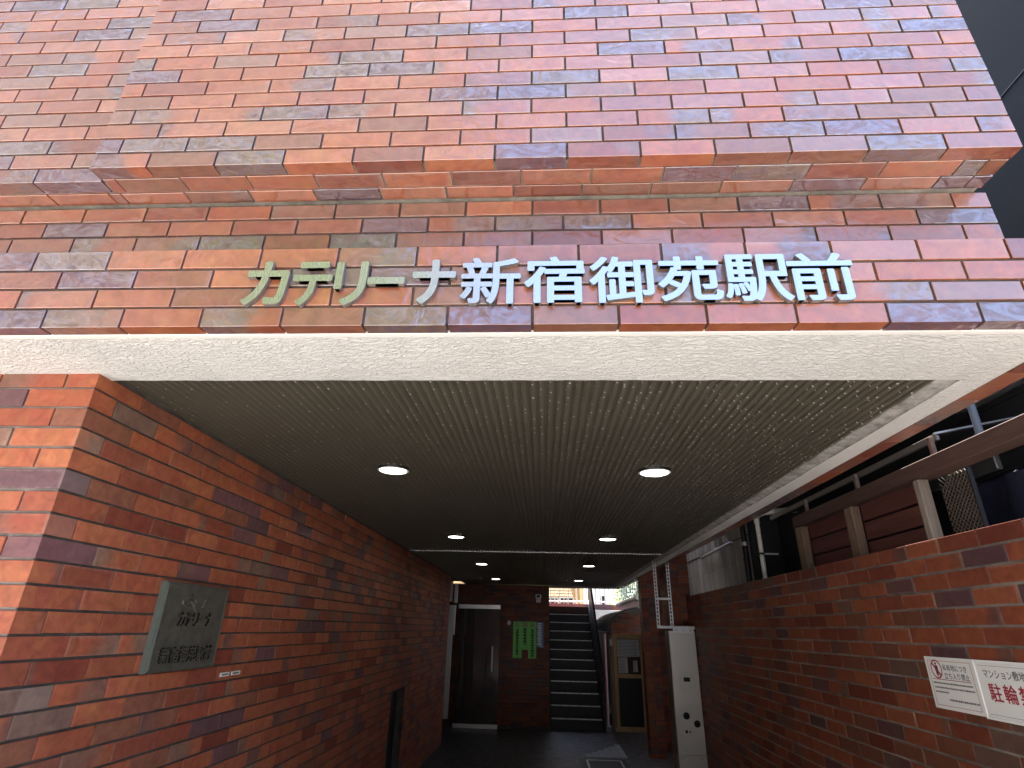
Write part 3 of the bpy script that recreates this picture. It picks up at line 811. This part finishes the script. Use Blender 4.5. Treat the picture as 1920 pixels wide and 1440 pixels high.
mb.face([(cx0 - .012, cy, 1.722), (cx1, cy, 1.722), (cx1, cy + .17, 1.722), (cx0 - .012, cy + .17, 1.722)], STEEL_S)
mb.build("front_panel", cb)
mb = MB(); mb.box(cx0, cx1 - .006, cy + .165, cy + .17, .5, 1.715, BLACK); mb.build("back_plate", cb)
mb = MB(); mb.box(cx0 - .004, cx1 + .004, cy + .006, cy + .17, 0, .498, SATIN, .003)
for xx in (1.49, 1.70):
    mb.tube((xx, cy + .007, .47), (xx, cy + .001, .47), .008, STEEL_S, 8)
mb.build("base", cb)
mb = MB(); mb.box(1.330, 1.775, cy + .02, cy + .06, 1.745, 1.775, GALV, .002); mb.box(1.500, 1.74, cy - .004, cy + .02, 1.700, 1.760, GALV, .002)
for xx in (1.54, 1.62, 1.70): mb.tube((xx, cy - .003, 1.73), (xx, cy - .010, 1.73), .009, STEEL_S, 8)
mb.build("bracket", cb)
for (xa, zt) in ((1.352, 2.50), (1.510, 2.50)):
    mb = MB(); z = 1.77                      # slotted angle
    ya = 7.26
    mb.box(xa - .018, xa - .009, ya, ya + .003, z, zt, GALV); mb.box(xa + .009, xa + .018, ya, ya + .003, z, zt, GALV)
    zz = z
    while zz < zt - .02: mb.box(xa - .009, xa + .009, ya, ya + .003, zz, zz + .014, GALV); zz += .042
    mb.box(xa + .018, xa + .021, ya, ya + .03, z, zt, GALV)
    mb.build("slotted_rail", cb)
mb = MB(); mb.box(1.34, 1.52, 7.263, 7.275, 2.06, 2.085, GALV, .001); mb.build("cross_tie", cb)

# ------------------------------------------------------------------ staircase
st_ = thing("staircase", "dark stone staircase with bright metal nosings climbing from the passage to the yard", "staircase", (.6, 12.1, 0))
SX0, SX1, SY, SH, ST, NS = .112, 1.10, 12.10, .187, .27, 12
mb = MB()
for k in range(NS):
    mb.box(SX0, SX1, SY + k * ST, SY + NS * ST + .4, k * SH, (k + 1) * SH - .0005 * (k + 1 < NS), STAIR if k < NS - 1 else MAROON)
mb.build("flight", st_)
for k in range(NS - 1):
    mb = MB(); zt = (k + 1) * SH; y = SY + k * ST
    x = SX0 + .03
    while x < SX1 - .02:
        w = min(rng.uniform(.15, .30), SX1 - .02 - x); mb.box(x, x + w, y - .008, y + .030, zt - .010, zt + .006, NOSE, .002); x += w + .008
    mb.build("nosing", st_)
sl = SH / ST
mb = MB()
oy = SY - .10
mb.prism([(oy, 0), (oy + .5, 0), (SY + 11.6 * ST, 10.2 * SH), (SY + 11.6 * ST, 12.3 * SH), (oy, .55)], lambda a, b, d: (d, a, b), SX1 + .006, SX1 + .05, DKMET)
mb.build("stringer", st_)
mb = MB()
mb.prism([(oy, .78), (oy + .04, .78), (SY + 11.6 * ST, 11.6 * SH + .98), (SY + 11.6 * ST, 11.6 * SH + 1.08), (oy, .90)], lambda a, b, d: (d, a, b), SX1 + .008, SX1 + .058, DKMET)
mb.prism([(oy, .50), (oy + .03, .50), (oy + .03, .82), (oy, .82)], lambda a, b, d: (d, a, b), SX1 + .012, SX1 + .054, DKMET)
for k in range(1, 12):
    yy = SY + k * ST; mb.box(SX1 + .018, SX1 + .048, yy, yy + .20, k * SH + .36, k * SH + 1.02, DKMET)
mb.build("handrail", st_)

# ------------------------------------------------------------------ items on the rear wall
ry = 11.948
fr_ = lambda a, b, d: (a, ry - d, b)
def dashes_v(mb, a0, a1, b0, b1, m, r, d):
    b = b1
    while b > b0 + .02:
        hh = r.uniform(.02, .045); q = r.uniform(0, .25) * (a1 - a0)
        mb.prism([(a0 + q, b - hh), (a1, b - hh), (a1 - q * .6, b), (a0, b)], fr_, d, d + .001, m)
        if r.random() < .6: mb.prism([(a0 + .3 * (a1 - a0), b - hh - .008), (a0 + .5 * (a1 - a0), b - hh - .008), (a0 + .5 * (a1 - a0), b - hh), (a0 + .3 * (a1 - a0), b - hh)], fr_, d, d + .001, m)
        b -= hh + .012
r_ = random.Random(8)
for (a0, a1, b0, c0, c1, box_, lb) in ((-.601, -.427, 1.190, -.548, -.492, None, "long bright green notice with dark vertical writing, left of the three"),
                                   (-.427, -.305, 1.336, -.400, -.340, OLIVE, "short bright green notice with an olive box, middle of the three"),
                                   (-.305, -.148, 1.190, -.252, -.196, None, "long bright green notice with dark vertical writing, right of the three beside the blue sign")):
    o = thing("green_notice", lb, "notice", ((a0 + a1) / 2, ry, (b0 + 1.838) / 2), "green notices on the rear wall")
    mb = MB(); mb.box(a0, a1, ry - .006, ry + .002, b0, 1.838, GREEN, .001); mb.build("sheet", o)
    mb = MB(); dashes_v(mb, c0, c1, b0 + (.04 if b0 < 1.3 else .09), 1.70 if not box_ else 1.715, GREEN2, r_, .006); mb.build("lettering", o)
    if box_: mb = MB(); mb.box(a0 + .012, a1 - .012, ry - .008, ry - .006, 1.735, 1.83, box_); mb.build("title_box", o)
    else:
        mb = MB(); mb.box(a0 + .04, a0 + .11, ry - .0075, ry - .006, 1.745, 1.815, OLIVE); mb.build("title_box", o)
o = thing("blue_sign", "narrow blue sign with pale vertical lettering beside the green notices", "sign", (-.077, ry, 1.61))
mb = MB(); mb.box(-.146, -.006, ry - .012, ry + .002, 1.385, 1.836, BLUE, .002); mb.build("board", o)
mb = MB(); dashes_v(mb, -.130, -.040, 1.44, 1.82, LBLUE, random.Random(4), .012); mb.box(-.09, -.012, ry - .0135, ry - .012, 1.392, 1.405, LBLUE); mb.build("lettering", o)
o = thing("wall_sensor", "small white sensor unit with a dark lens high on the rear brick wall", "sensor", (-.11, ry, 2.27))
mb = MB(); mb.box(-.155, -.062, ry - .03, ry + .002, 2.195, 2.26, WHITEP, .006); mb.box(-.165, -.055, ry - .055, ry + .002, 2.262, 2.345, WHITEP, .012); mb.build("housing", o)
mb = MB(); mb.box(-.143, -.077, ry - .058, ry - .054, 2.285, 2.33, BLACK, .001); mb.build("lens", o)
o = thing("alarm_button", "little white diamond shaped plate left of the green notices", "button", (-.685, ry, 1.81))
mb = MB(); mb.prism([(-.685 + .042 * math.cos(q * math.pi / 4) * (1 if q % 2 == 0 else .80), 1.810 + .050 * math.sin(q * math.pi / 4) * (1 if q % 2 == 0 else .80)) for q in range(8)], fr_, 0, .012, WHITEP); mb.build("plate", o)
mb = MB(); mb.tube((-.685, ry - .012, 1.81), (-.685, ry - .018, 1.81), .018, PAPER, 12); mb.build("push_button", o)

# ------------------------------------------------------------------ timber framed notice board right of the stairs
nb = thing("notice_board", "timber framed board with papers above and a dark panel below, right of the stairs", "notice board", (1.6, 12.0, 0))
mb = MB(); wy = 12.0
for (a0, a1, b0, b1) in ((1.345, 1.405, .02, 1.66), (1.845, 1.90, .02, 1.66), (1.405, 1.845, 1.575, 1.66), (1.405, 1.845, .895, .965), (1.405, 1.845, .02, .10)):
    mb.box(a0, a1, wy, wy + .05, b0, b1, WOODL, .003)
mb.build("frame", nb)
mb = MB(); mb.box(1.405, 1.845, wy + .02, wy + .03, .10, .895, mat("dark_glass_panel", (.06, .065, .066), .15)); mb.build("lower_panel", nb)
mb = MB(); mb.box(1.405, 1.845, wy + .02, wy + .03, .965, 1.575, mat("maroon_board", (.06, .02, .02), .5)); mb.build("upper_panel", nb)
for (a0, a1, b0, b1) in ((1.41, 1.84, 1.26, 1.565), (1.42, 1.60, .975, 1.25), (1.70, 1.79, 1.0, 1.20)):
    mb = MB(); mb.prism([(a0, b0), (a1, b0 + .006), (a1 - .006, b1), (a0 + .004, b1 - .004)][::-1], lambda a, b, d: (a, wy + .02 - d, b), 0, .002, PAPER)
    b = b1 - .03
    while b > b0 + .02: mb.box(a0 + .02, a1 - rng.uniform(.02, .06), wy + .0172, wy + .018, b, b + .006, INK); b -= .025
    mb.build("paper", nb)
mb = MB(); mb.tube((1.80, wy, .93), (1.80, wy - .05, .93), .02, ALU, 12); mb.build("knob", nb)
o = thing("wall_switch", "small white switch box on the post left of the timber board", "switch", (1.29, 12.0, 1.5))
mb = MB(); mb.box(1.275, 1.325, 12.03, 12.08, 1.44, 1.56, WHITEP, .005); mb.build("cover", o)
mb = MB(); mb.tube((1.30, 12.03, 1.52), (1.30, 12.022, 1.52), .012, PAPER, 10); mb.build("push_button", o)
mb = MB(); mb.box(1.265, 1.335, 12.08, 12.16, 0, 1.62, RUST, .004); tag(mb.build("service_post"), "thin brown post left of the timber framed board", "post")

# low wall with curved canopy behind the board
gw = thing("canopy_shelter", "brick shelter with a curved dark ribbed metal roof right of the stairs", "shelter", (1.7, 12.6, 0))
mb = MB(); arc = [(1.338 + .617 * (1 - math.cos(q * math.pi / 2 / 14)), 1.70 + .427 * math.sin(q * math.pi / 2 / 14)) for q in range(15)]
arc += [(3.2, 2.132)]
mb.prism([(1.338, 0)] + arc + [(3.2, 0)], lambda a, b, d: (a, d, b), 12.62, 12.72, MORT)
def arcz(x): 
    for (a, b), (c, d) in zip(arc, arc[1:]):
        if a <= x <= c: return b + (d - b) * (x - a) / (c - a + 1e-9)
    return 2.13
for k in range(30):
    z0 = .0715 * k; z1 = z0 + .0625
    if z1 > 2.1: break
    xs_ = 1.345
    while arcz(xs_) < z1 and xs_ < 2.2: xs_ += .01
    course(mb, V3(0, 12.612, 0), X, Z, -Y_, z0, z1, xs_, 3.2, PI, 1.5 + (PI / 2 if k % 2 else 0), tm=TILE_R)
mb.build("gable_wall", gw)
mb = MB(); arc2 = [(1.335 + .62 * (1 - math.cos(q * math.pi / 2 / 14)), 1.70 + .43 * math.sin(q * math.pi / 2 / 14)) for q in range(15)] + [(3.3, 2.135)]
v = [(a, y, b) for (a, b) in arc2 for y in (12.60, 16.8)]
mb.shared(v, [(2 * i, 2 * i + 2, 2 * i + 3, 2 * i + 1) for i in range(len(arc2) - 1)], ROOFM)
mb.build("roof_sheet", gw)
for k in range(12):
    mb = MB(); y = 12.60 + k * .36
    for (a, b), (c, d) in zip(arc2, arc2[1:]): mb.prism([(a, b), (c, d), (c - .01, d + .035), (a - .018, b + .018)], lambda p, q, d_: (p, d_, q), y, y + .045, DKMET)
    mb.build("rib", gw)
mb = MB(); mb.box(1.29, 1.35, 12.55, 16.8, 1.655, 1.70, DKMET, .004); mb.box(1.335, 1.345, 12.8, 16.8, 0, 1.655, DKMET); mb.build("gutter", gw)
mb = MB(); mb.tube((1.245, 12.66, 0), (1.245, 12.66, 1.66), .028, PINK); mb.build("support_post", gw)

# ------------------------------------------------------------------ yard behind: terrace, railings, buildings, tree
mb = MB(); mb.box(SX0 - .3, SX1 + .1, SY + NS * ST + .4, 40, -.2, NS * SH - .004, PAVE); mb.box(SX1 + .1, 12, 17.2, 40, -.2, NS * SH - .004, PAVE); mb.box(-14, SX0 - .3, 12.3, 40, -.2, NS * SH - .004, PAVE)
struct(mb.build("yard_ground"))
def railing(name, label, x0, y0, x1, y1, zb_, zt_, n, curb):
    rl = thing(name, label, "railing", ((x0 + x1) / 2, (y0 + y1) / 2, zb_), "white railings round the rear yard")
    d = Vector((x1 - x0, y1 - y0, 0)); nrm = Vector((-d.y, d.x, 0)).normalized() * .06
    mb = MB(); a, b = Vector((x0, y0, 0)), Vector((x1, y1, 0))
    mb.prism([(0, 0), (1, 0), (1, 1), (0, 1)], lambda p, q, e: tuple(a + d * p + nrm * (2 * e - 1) + Z * (zb_ - .13 + .13 * q)), 0, 1, curb); mb.build("base_beam", rl)
    mb = MB(); mb.tube((x0, y0, zb_ + .06), (x1, y1, zb_ + .06), .018, WHITEP, 8); mb.build("lower_rail", rl)
    mb = MB(); mb.tube((x0, y0, zt_), (x1, y1, zt_), .022, WHITEP, 8); mb.build("upper_rail", rl)
    for k in range(n + 1):
        p = a + d * (k / n); mb = MB(); mb.tube((p.x, p.y, zb_), (p.x, p.y, zt_), .011, WHITEP, 6); mb.build("bar", rl)
railing("yard_railing", "white bar railing on a salmon beam across the top of the stairs", .05, 15.75, 1.95, 15.75, 2.335, 3.45, 16, PINK)
railing("yard_railing", "white bar railing on a salmon beam running towards the passage at the right", 2.0, 15.7, 2.13, 12.75, 2.335, 3.4, 12, PINK)
o = thing("drain_pipe", "pale horizontal pipe with a wrapped joint below the right yard railing", "pipe", (1.98, 13.5, 2.33))
mb = MB(); mb.tube((1.88, 15.6, 2.33), (2.00, 12.7, 2.375), .045, PVC, 12); mb.build("pipe_run", o)
mb = MB(); mb.tube((1.985, 13.0, 2.37), (2.00, 12.7, 2.375), .065, PVC, 12); mb.build("coupling", o)
o = thing("gate_post", "pair of slim grey posts standing at the right end of the yard railing", "post", (2.0, 12.75, 2.0))
mb = MB(); mb.box(1.985, 2.025, 12.74, 12.78, 2.0, 3.4, WHITEP, .003); mb.box(2.055, 2.085, 12.76, 12.79, 2.0, 3.4, DKMET, .003); mb.build("tube_pair", o)
ob = thing("ochre_house", "ochre house front with a scalloped awning seen past the stair top", "building", (.5, 24, 2.2))
mb = MB(); mb.box(-4, 1.62, 24, 28, 2.2, 6.5, ORANGE, .01); mb.build("wall", ob)
for (a0, a1, b0, b1) in ((-.9, -.05, 2.35, 2.9), (.10, .55, 2.60, 2.86), (.66, .90, 2.45, 2.88), (.94, 1.18, 2.45, 2.88)):
    mb = MB(); mb.box(a0, a1, 23.97, 24.05, b0, b1, WINDK); w_ = mb.build("window", ob)
    mb = MB()
    for (c0, c1, e0, e1) in ((a0 - .03, a0, b0, b1), (a1, a1 + .03, b0, b1), (a0 - .03, a1 + .03, b1, b1 + .03)): mb.box(c0, c1, 23.95, 24.02, e0, e1, CREAM)
    mb.build("frame", w_)
mb = MB()
for k in range(4): mb.box(-3.5, 1.15 - .04 * k, 23.55 + .09 * k, 23.65 + .09 * k, 2.93 + .11 * k, 3.0 + .11 * k, AWN, .01)
mb.build("awning", ob)
for xx in (1.28, 1.46): mb = MB(); mb.tube((xx, 23.9, 2.2), (xx, 23.9, 5), .05, ORANGE, 10); mb.build("downpipe", ob)
wb = thing("white_house", "bright white clad house between the ochre house and the tree", "building", (2.2, 20, 2.2))
mb = MB(); mb.box(1.55, 2.24, 20.0, 23.5, 2.2, 5.5, CREAM)
for k in range(5): mb.box(1.57 + k * .14, 1.59 + k * .14, 19.985, 20.0, 2.2, 5.4, WHITEP)
mb.build("wall", wb)
mb = MB(); mb.box(1.93, 2.04, 19.96, 19.99, 2.44, 2.77, DKMET, .004); mb.build("meter_box", wb)
mb = MB(); mb.box(1.5, 2.3, 19.9, 23.6, 5.5, 5.65, DKMET); mb.build("roof", wb)
def tree(name, label, c, rx, ry_, rz, trunk_z, n, leaf, sd_, lm=None):
    r = random.Random(sd_); t_ = thing(name, label, "tree", (c[0], c[1], trunk_z))
    mb = MB(); top = Vector((c[0], c[1], c[2] + rz * .3))
    mb.tube((c[0], c[1], trunk_z), top, .14 * rx / 1.2, BARK, 10, .05)
    for k in range(9):
        a = r.uniform(0, 6.28); b0 = Vector((c[0], c[1], c[2] - rz * .7 + k * rz * .14)); mb.tube(b0, b0 + Vector((math.cos(a) * rx * .7, math.sin(a) * ry_ * .7, rz * .4)), .045, BARK, 6, .015)
    mb.build("trunk", t_)
    mb = MB(); cl = []
    for _ in range(n // 40):
        while True:
            p = Vector((r.uniform(-1, 1), r.uniform(-1, 1), r.uniform(-1, 1)))
            if .25 < p.length < 1: break
        cl.append((p, r.random()))
    for (p, sh) in cl:
        for _ in range(40):
            q = Vector((p.x * rx, p.y * ry_, p.z * rz)) + Vector((r.gauss(0, .16), r.gauss(0, .16), r.gauss(0, .13))) * rx * .8 + Vector(c)
            d1 = Vector((r.uniform(-1, 1), r.uniform(-1, 1), r.uniform(-.6, .6))).normalized(); d2 = d1.orthogonal().normalized()
            d2 = (d2 + d1.cross(d2) * r.uniform(-1, 1)).normalized(); s_ = leaf * r.uniform(.6, 1.3)
            mb.face([q - d1 * s_, q + d2 * s_ * .45, q + d1 * s_, q - d2 * s_ * .45], lm or LEAF, (min(1, max(0, sh * .7 + r.uniform(0, .35))), 0, 0))
    mb.build("crown", t_)
tree("leafy_tree", "sunlit leafy tree behind the right yard railing", (2.95, 18.4, 3.0), .85, .8, 1.0, 2.2, 3600, .06, 2)

# ------------------------------------------------------------------ neighbour on the right
nbk = thing("neighbour_building", "charcoal clad neighbouring building close to the right of the brick bay", "building", (2.6, 3, 0))
mb = MB(); mb.box(2.62, 6, 1.95, 6.6, 0, 9, SIDING)
for k in range(4): mb.box(2.612, 2.62, 1.95, 6.6, 2.95 + 1.6 * k, 2.958 + 1.6 * k, BLACK)
for k in range(4): mb.box(2.612, 2.62, 2.9 + k * 1.2, 2.908 + k * 1.2, 0, 9, BLACK)
mb.build("cladding_wall", nbk)
mb = MB(); mb.box(1.60, 2.62, 3.3, 7.9, 3.30, 3.42, SIDING, .01); mb.box(1.60, 3.4, 9.7, 12.7, 3.10, 3.22, SIDING, .01); mb.build("added_alley_cover", nbk)  # unseen covers over the alley, added to keep skylight out of the passage
mb = MB(); mb.box(2.585, 2.62, 3.25, 3.85, 2.60, 2.72, GALV, .004); mb.box(2.56, 2.62, 1.9, 3.4, 2.99, 3.05, GALV, .004); mb.build("flashing", nbk)
cwl = thing("concrete_wall", "pale formed concrete wall with tie holes beyond the dark alley at right", "wall", (2.35, 8.5, 0))
mb = MB(); mb.box(2.32, 2.75, 6.58, 12.0, 0, 6.5, CONC); mb.box(2.315, 2.32, 6.62, 11.9, 2.74, 2.752, BLACK)
for k in range(12):
    for z in (2.25, 2.50, 2.95): mb.tube((2.3195, 6.9 + k * .42, z), (2.3185, 6.9 + k * .42, z), .013, BLACK, 8)
mb.box(2.30, 2.62, 6.50, 6.578, 0, 6.5, SIDING); mb.build("panel", cwl)  # dark end cap added so the lit near end of the concrete looks shaded
mb = MB()
for k in range(4): mb.box(2.26, 2.32, 7.35 + k * .42, 7.41 + k * .42, 2.76, 2.98, GALV, .004)
mb.tube((2.27, 7.1, 2.72), (2.27, 8.5, 2.70), .02, GALV, 8); mb.build("pipe_clips", cwl)
o = thing("grey_conduit", "thin grey vertical conduit at the near edge of the concrete wall", "pipe", (2.22, 6.5, 0))
mb = MB(); mb.tube((2.22, 6.50, 0), (2.22, 6.50, 5), .03, DKMET, 10); mb.build("tube", o)
mb = MB(); mb.tube((2.22, 6.50, 2.60), (2.22, 6.50, 2.64), .042, GALV, 10); mb.build("clip", o)
wp = thing("white_drain_pipe", "white plastic drain pipe with an elbow standing behind the brick boundary wall", "pipe", (2.0, 5.44, 0))
mb = MB(); mb.tube((2.0, 5.44, 0), (2.0, 5.44, 2.70), .020, PVC, 14); mb.build("stack", wp)
mb = MB(); mb.path([(2.0, 5.44, 2.66), (2.0, 5.44, 2.73), (2.06, 5.40, 2.755), (2.3, 5.25, 2.755)], .026, PVC, 12); mb.build("elbow", wp)
mb = MB(); mb.tube((2.0, 5.44, 2.375), (2.0, 5.44, 2.395), .024, DKMET, 12); mb.box(2.03, 2.15, 5.435, 5.445, 2.378, 2.392, GALV); mb.build("clamp", wp)
bp = thing("blue_grey_pipe", "short blue-grey vertical pipe dropping behind the fence beam at right", "pipe", (2.2, 2.8, 2.4))
mb = MB(); mb.tube((2.2, 2.80, 2.60), (2.2, 2.80, 4.2), .018, BLUEPIPE, 14); mb.build("tube", bp)
mb = MB(); mb.tube((2.2, 2.80, 2.62), (2.2, 2.80, 2.66), .0215, BLUEPIPE, 14); mb.build("collar", bp)
# timber fence on the far side of the boundary wall
tf = thing("timber_fence", "brown timber fence with wide slats and weathered posts above the brick boundary wall", "fence", (1.97, 3.3, 2.1))
mb = MB(); mb.box(1.95, 2.05, 1.55, 4.56, 2.470, 2.552, WOODB, .004); mb.build("top_beam", tf)
for (y0, y1, m_) in ((2.985, 3.035, WOODG), (3.685, 3.785, WOODP), (4.445, 4.555, WOODP)):
    mb = MB(); mb.box(1.955, 2.010, y0, y1, 1.4, 2.468, m_, .005); mb.build("post", tf)
for (y0, y1) in ((3.037, 3.683), (3.787, 4.443)):
    for k in range(5):
        mb = MB(); mb.box(2.012, 2.030, y0, y1, 1.985 + .117 * k - .08, 1.985 + .117 * k + .025, WOODS, .003); mb.build("slat", tf)
aw = thing("tin_awning", "low dark tin awning on thin rusty struts above the timber fence", "awning", (2.2, 4, 2.7))
mb = MB(); mb.prism([(2.08, 2.690), (2.60, 2.80), (2.60, 2.806), (2.08, 2.697)], lambda a, b, d: (a, d, b), 2.93, 5.3, BLACK); mb.build("roof_sheet", aw)
mb = MB(); mb.box(2.070, 2.090, 2.93, 5.3, 2.665, 2.700, STEEL_S, .002); mb.prism([(2.06, 2.692), (2.60, 2.808), (2.60, 2.815), (2.06, 2.702)], lambda a, b, d: (a, d, b), 2.918, 2.930, GALV); mb.build("edge_trim", aw)
for y in (2.95, 3.73, 4.5):
    mb = MB(); mb.box(2.04, 2.064, y - .012, y + .012, 2.545, 2.685, RUST, .002); mb.build("strut", aw)
o = thing("navy_tarpaulin", "navy blue tarpaulin hanging in the alley right of the pale fence post", "tarpaulin", (2.4, 2.4, 2))
mb = MB(); N_ = 26
vv = []
for i in range(N_ + 1):
    y = 1.6 + 1.75 * i / N_
    for j in range(7):
        z = 1.6 + .89 * j / 6; vv.append((2.40 + .02 * math.sin(i * 1.1 + j * .35) + .012 * math.sin(i * 2.7), y, z))
mb.shared(vv, [(i * 7 + j, (i + 1) * 7 + j, (i + 1) * 7 + j + 1, i * 7 + j + 1) for i in range(N_) for j in range(6)], NAVY); mb.build("sheet", o)
mb = MB()
for k in range(6): mb.tube((2.40, 1.75 + k * .3, 2.48), (2.45, 1.75 + k * .3, 2.52), .006, GALV, 6)
mb.tube((2.44, 1.6, 2.52), (2.44, 3.4, 2.52), .010, DKMET, 8); mb.build("hanging_rail", o)
la = thing("mesh_panel", "brown diamond mesh panel beside the pale fence post", "mesh panel", (2.06, 2.85, 2.3))
mb = MB()
for k in range(-14, 18):
    for sgn in (1, -1):
        a0, b0 = 2.70 + k * .028, 2.10; L_ = .37
        pa, pb = [a0, b0], [a0 + sgn * L_, b0 + L_]
        if sgn < 0: pa[0] += .1; pb[0] += .1
        def clip(p, q):
            lo, hi = 2.765, 2.983
            if p[0] == q[0]: return None
            t0, t1 = (lo - p[0]) / (q[0] - p[0]), (hi - p[0]) / (q[0] - p[0])
            t0, t1 = max(0, min(t0, t1)), min(1, max(t0, t1))
            if t1 - t0 < .02: return None
            return [(p[0] + (q[0] - p[0]) * s_, p[1] + (q[1] - p[1]) * s_) for s_ in (t0, t1)]
        c_ = clip(pa, pb)
        if c_: mb.tube((2.06, c_[0][0], c_[0][1]), (2.06, c_[1][0], c_[1][1]), .0035, LATT, 5, caps=False)
mb.build("mesh", la)
mb = MB(); mb.box(2.05, 2.07, 2.755, 2.765, 2.0, 2.47, BLACK); mb.build("frame", la)
o = thing("red_post", "dark red steel post at the right edge above the timber beam", "post", (2.0, 1.62, 2.5))
mb = MB(); mb.box(1.95, 2.03, 1.52, 1.64, 1.2, 3.4, mat("red_steel", (.30, .03, .025), .45), .004); mb.build("tube", o)
mb = MB(); mb.box(1.94, 2.04, 1.51, 1.65, 3.4, 3.42, DKMET, .003); mb.build("cap", o)

# ------------------------------------------------------------------ ground and street
mb = MB(); mb.face([(-120, -120, 0), (120, -120, 0), (120, 120, 0), (-120, 120, 0)], PAVER); struct(mb.build("street"))
mb = MB(); mb.face([(-30, .2, .004), (30, .2, .004), (30, 1.9, .004), (-30, 1.9, .004)], PAVE); struct(mb.build("pavement"))
mb = MB(); mb.face([(XL - .8, 1.60, .008), (3.0, 1.60, .008), (3.0, 12.6, .008), (XL - .8, 12.6, .008)], FLOOR); struct(mb.build("passage_floor"))
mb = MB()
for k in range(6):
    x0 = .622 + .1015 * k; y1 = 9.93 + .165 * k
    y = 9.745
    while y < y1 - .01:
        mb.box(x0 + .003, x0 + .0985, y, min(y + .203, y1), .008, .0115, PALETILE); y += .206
struct(mb.build("floor_pale_patch"))  # stepped patch of paler tiles, slightly above the dark floor
fh = thing("floor_hatch", "square floor hatch with a silver edge in the dark passage floor", "hatch", (.85, 9.2, .01))
mb = MB(); mb.box(.50, 1.17, 8.78, 9.62, .006, .012, DKMET); mb.build("cover", fh)
mb = MB()
for (a, b, c, d) in ((.60, 1.10, 9.49, 9.515), (.60, 1.10, 8.86, 8.885), (.60, .625, 8.885, 9.49), (1.075, 1.10, 8.885, 9.49)): mb.box(a, b, c, d, .012, .016, ALU, .001)
mb.build("edge_frame", fh)

# ------------------------------------------------------------------ across the street (mirrored in the glaze and steel)
op = thing("opposite_building", "beige concrete block across the street behind the viewer", "building", (-9, -11, 0))
mb = MB(); mb.box(-26, -3.0, -18, -7.5, 0, 25, FACB); mb.build("wall", op)
for i in range(6):
    for j in range(7):
        mb = MB(); x0 = -20.5 + i * 2.9; z0 = 1.2 + j * 3.2; mb.box(x0, x0 + 1.7, -7.54, -7.45, z0, z0 + 1.6, WINDK); mb.build("window", op)
tree("street_tree", "roadside tree across the street behind the viewer", (-4.3, -5.2, 7.0), 1.9, 1.3, 2.1, 0, 3200, .15, 7, LEAF_Y)

os_ = thing("opposite_shop", "low dark shop building across the street behind the viewer", "building", (8, -7, 0))
mb = MB(); mb.box(-3.0, 26, -15, -6.2, 0, 4.6, mat("shop_wall", (.11, .095, .085), .8)); mb.build("wall", os_)
for i in range(6):
    mb = MB(); mb.box(-2.2 + i * 4, .8 + i * 4, -6.24, -6.15, .3, 2.6, WINDK); mb.build("window", os_)
mb = MB(); mb.box(-3.1, 26, -15, -6.0, 4.6, 4.75, DKMET); mb.build("roof", os_)
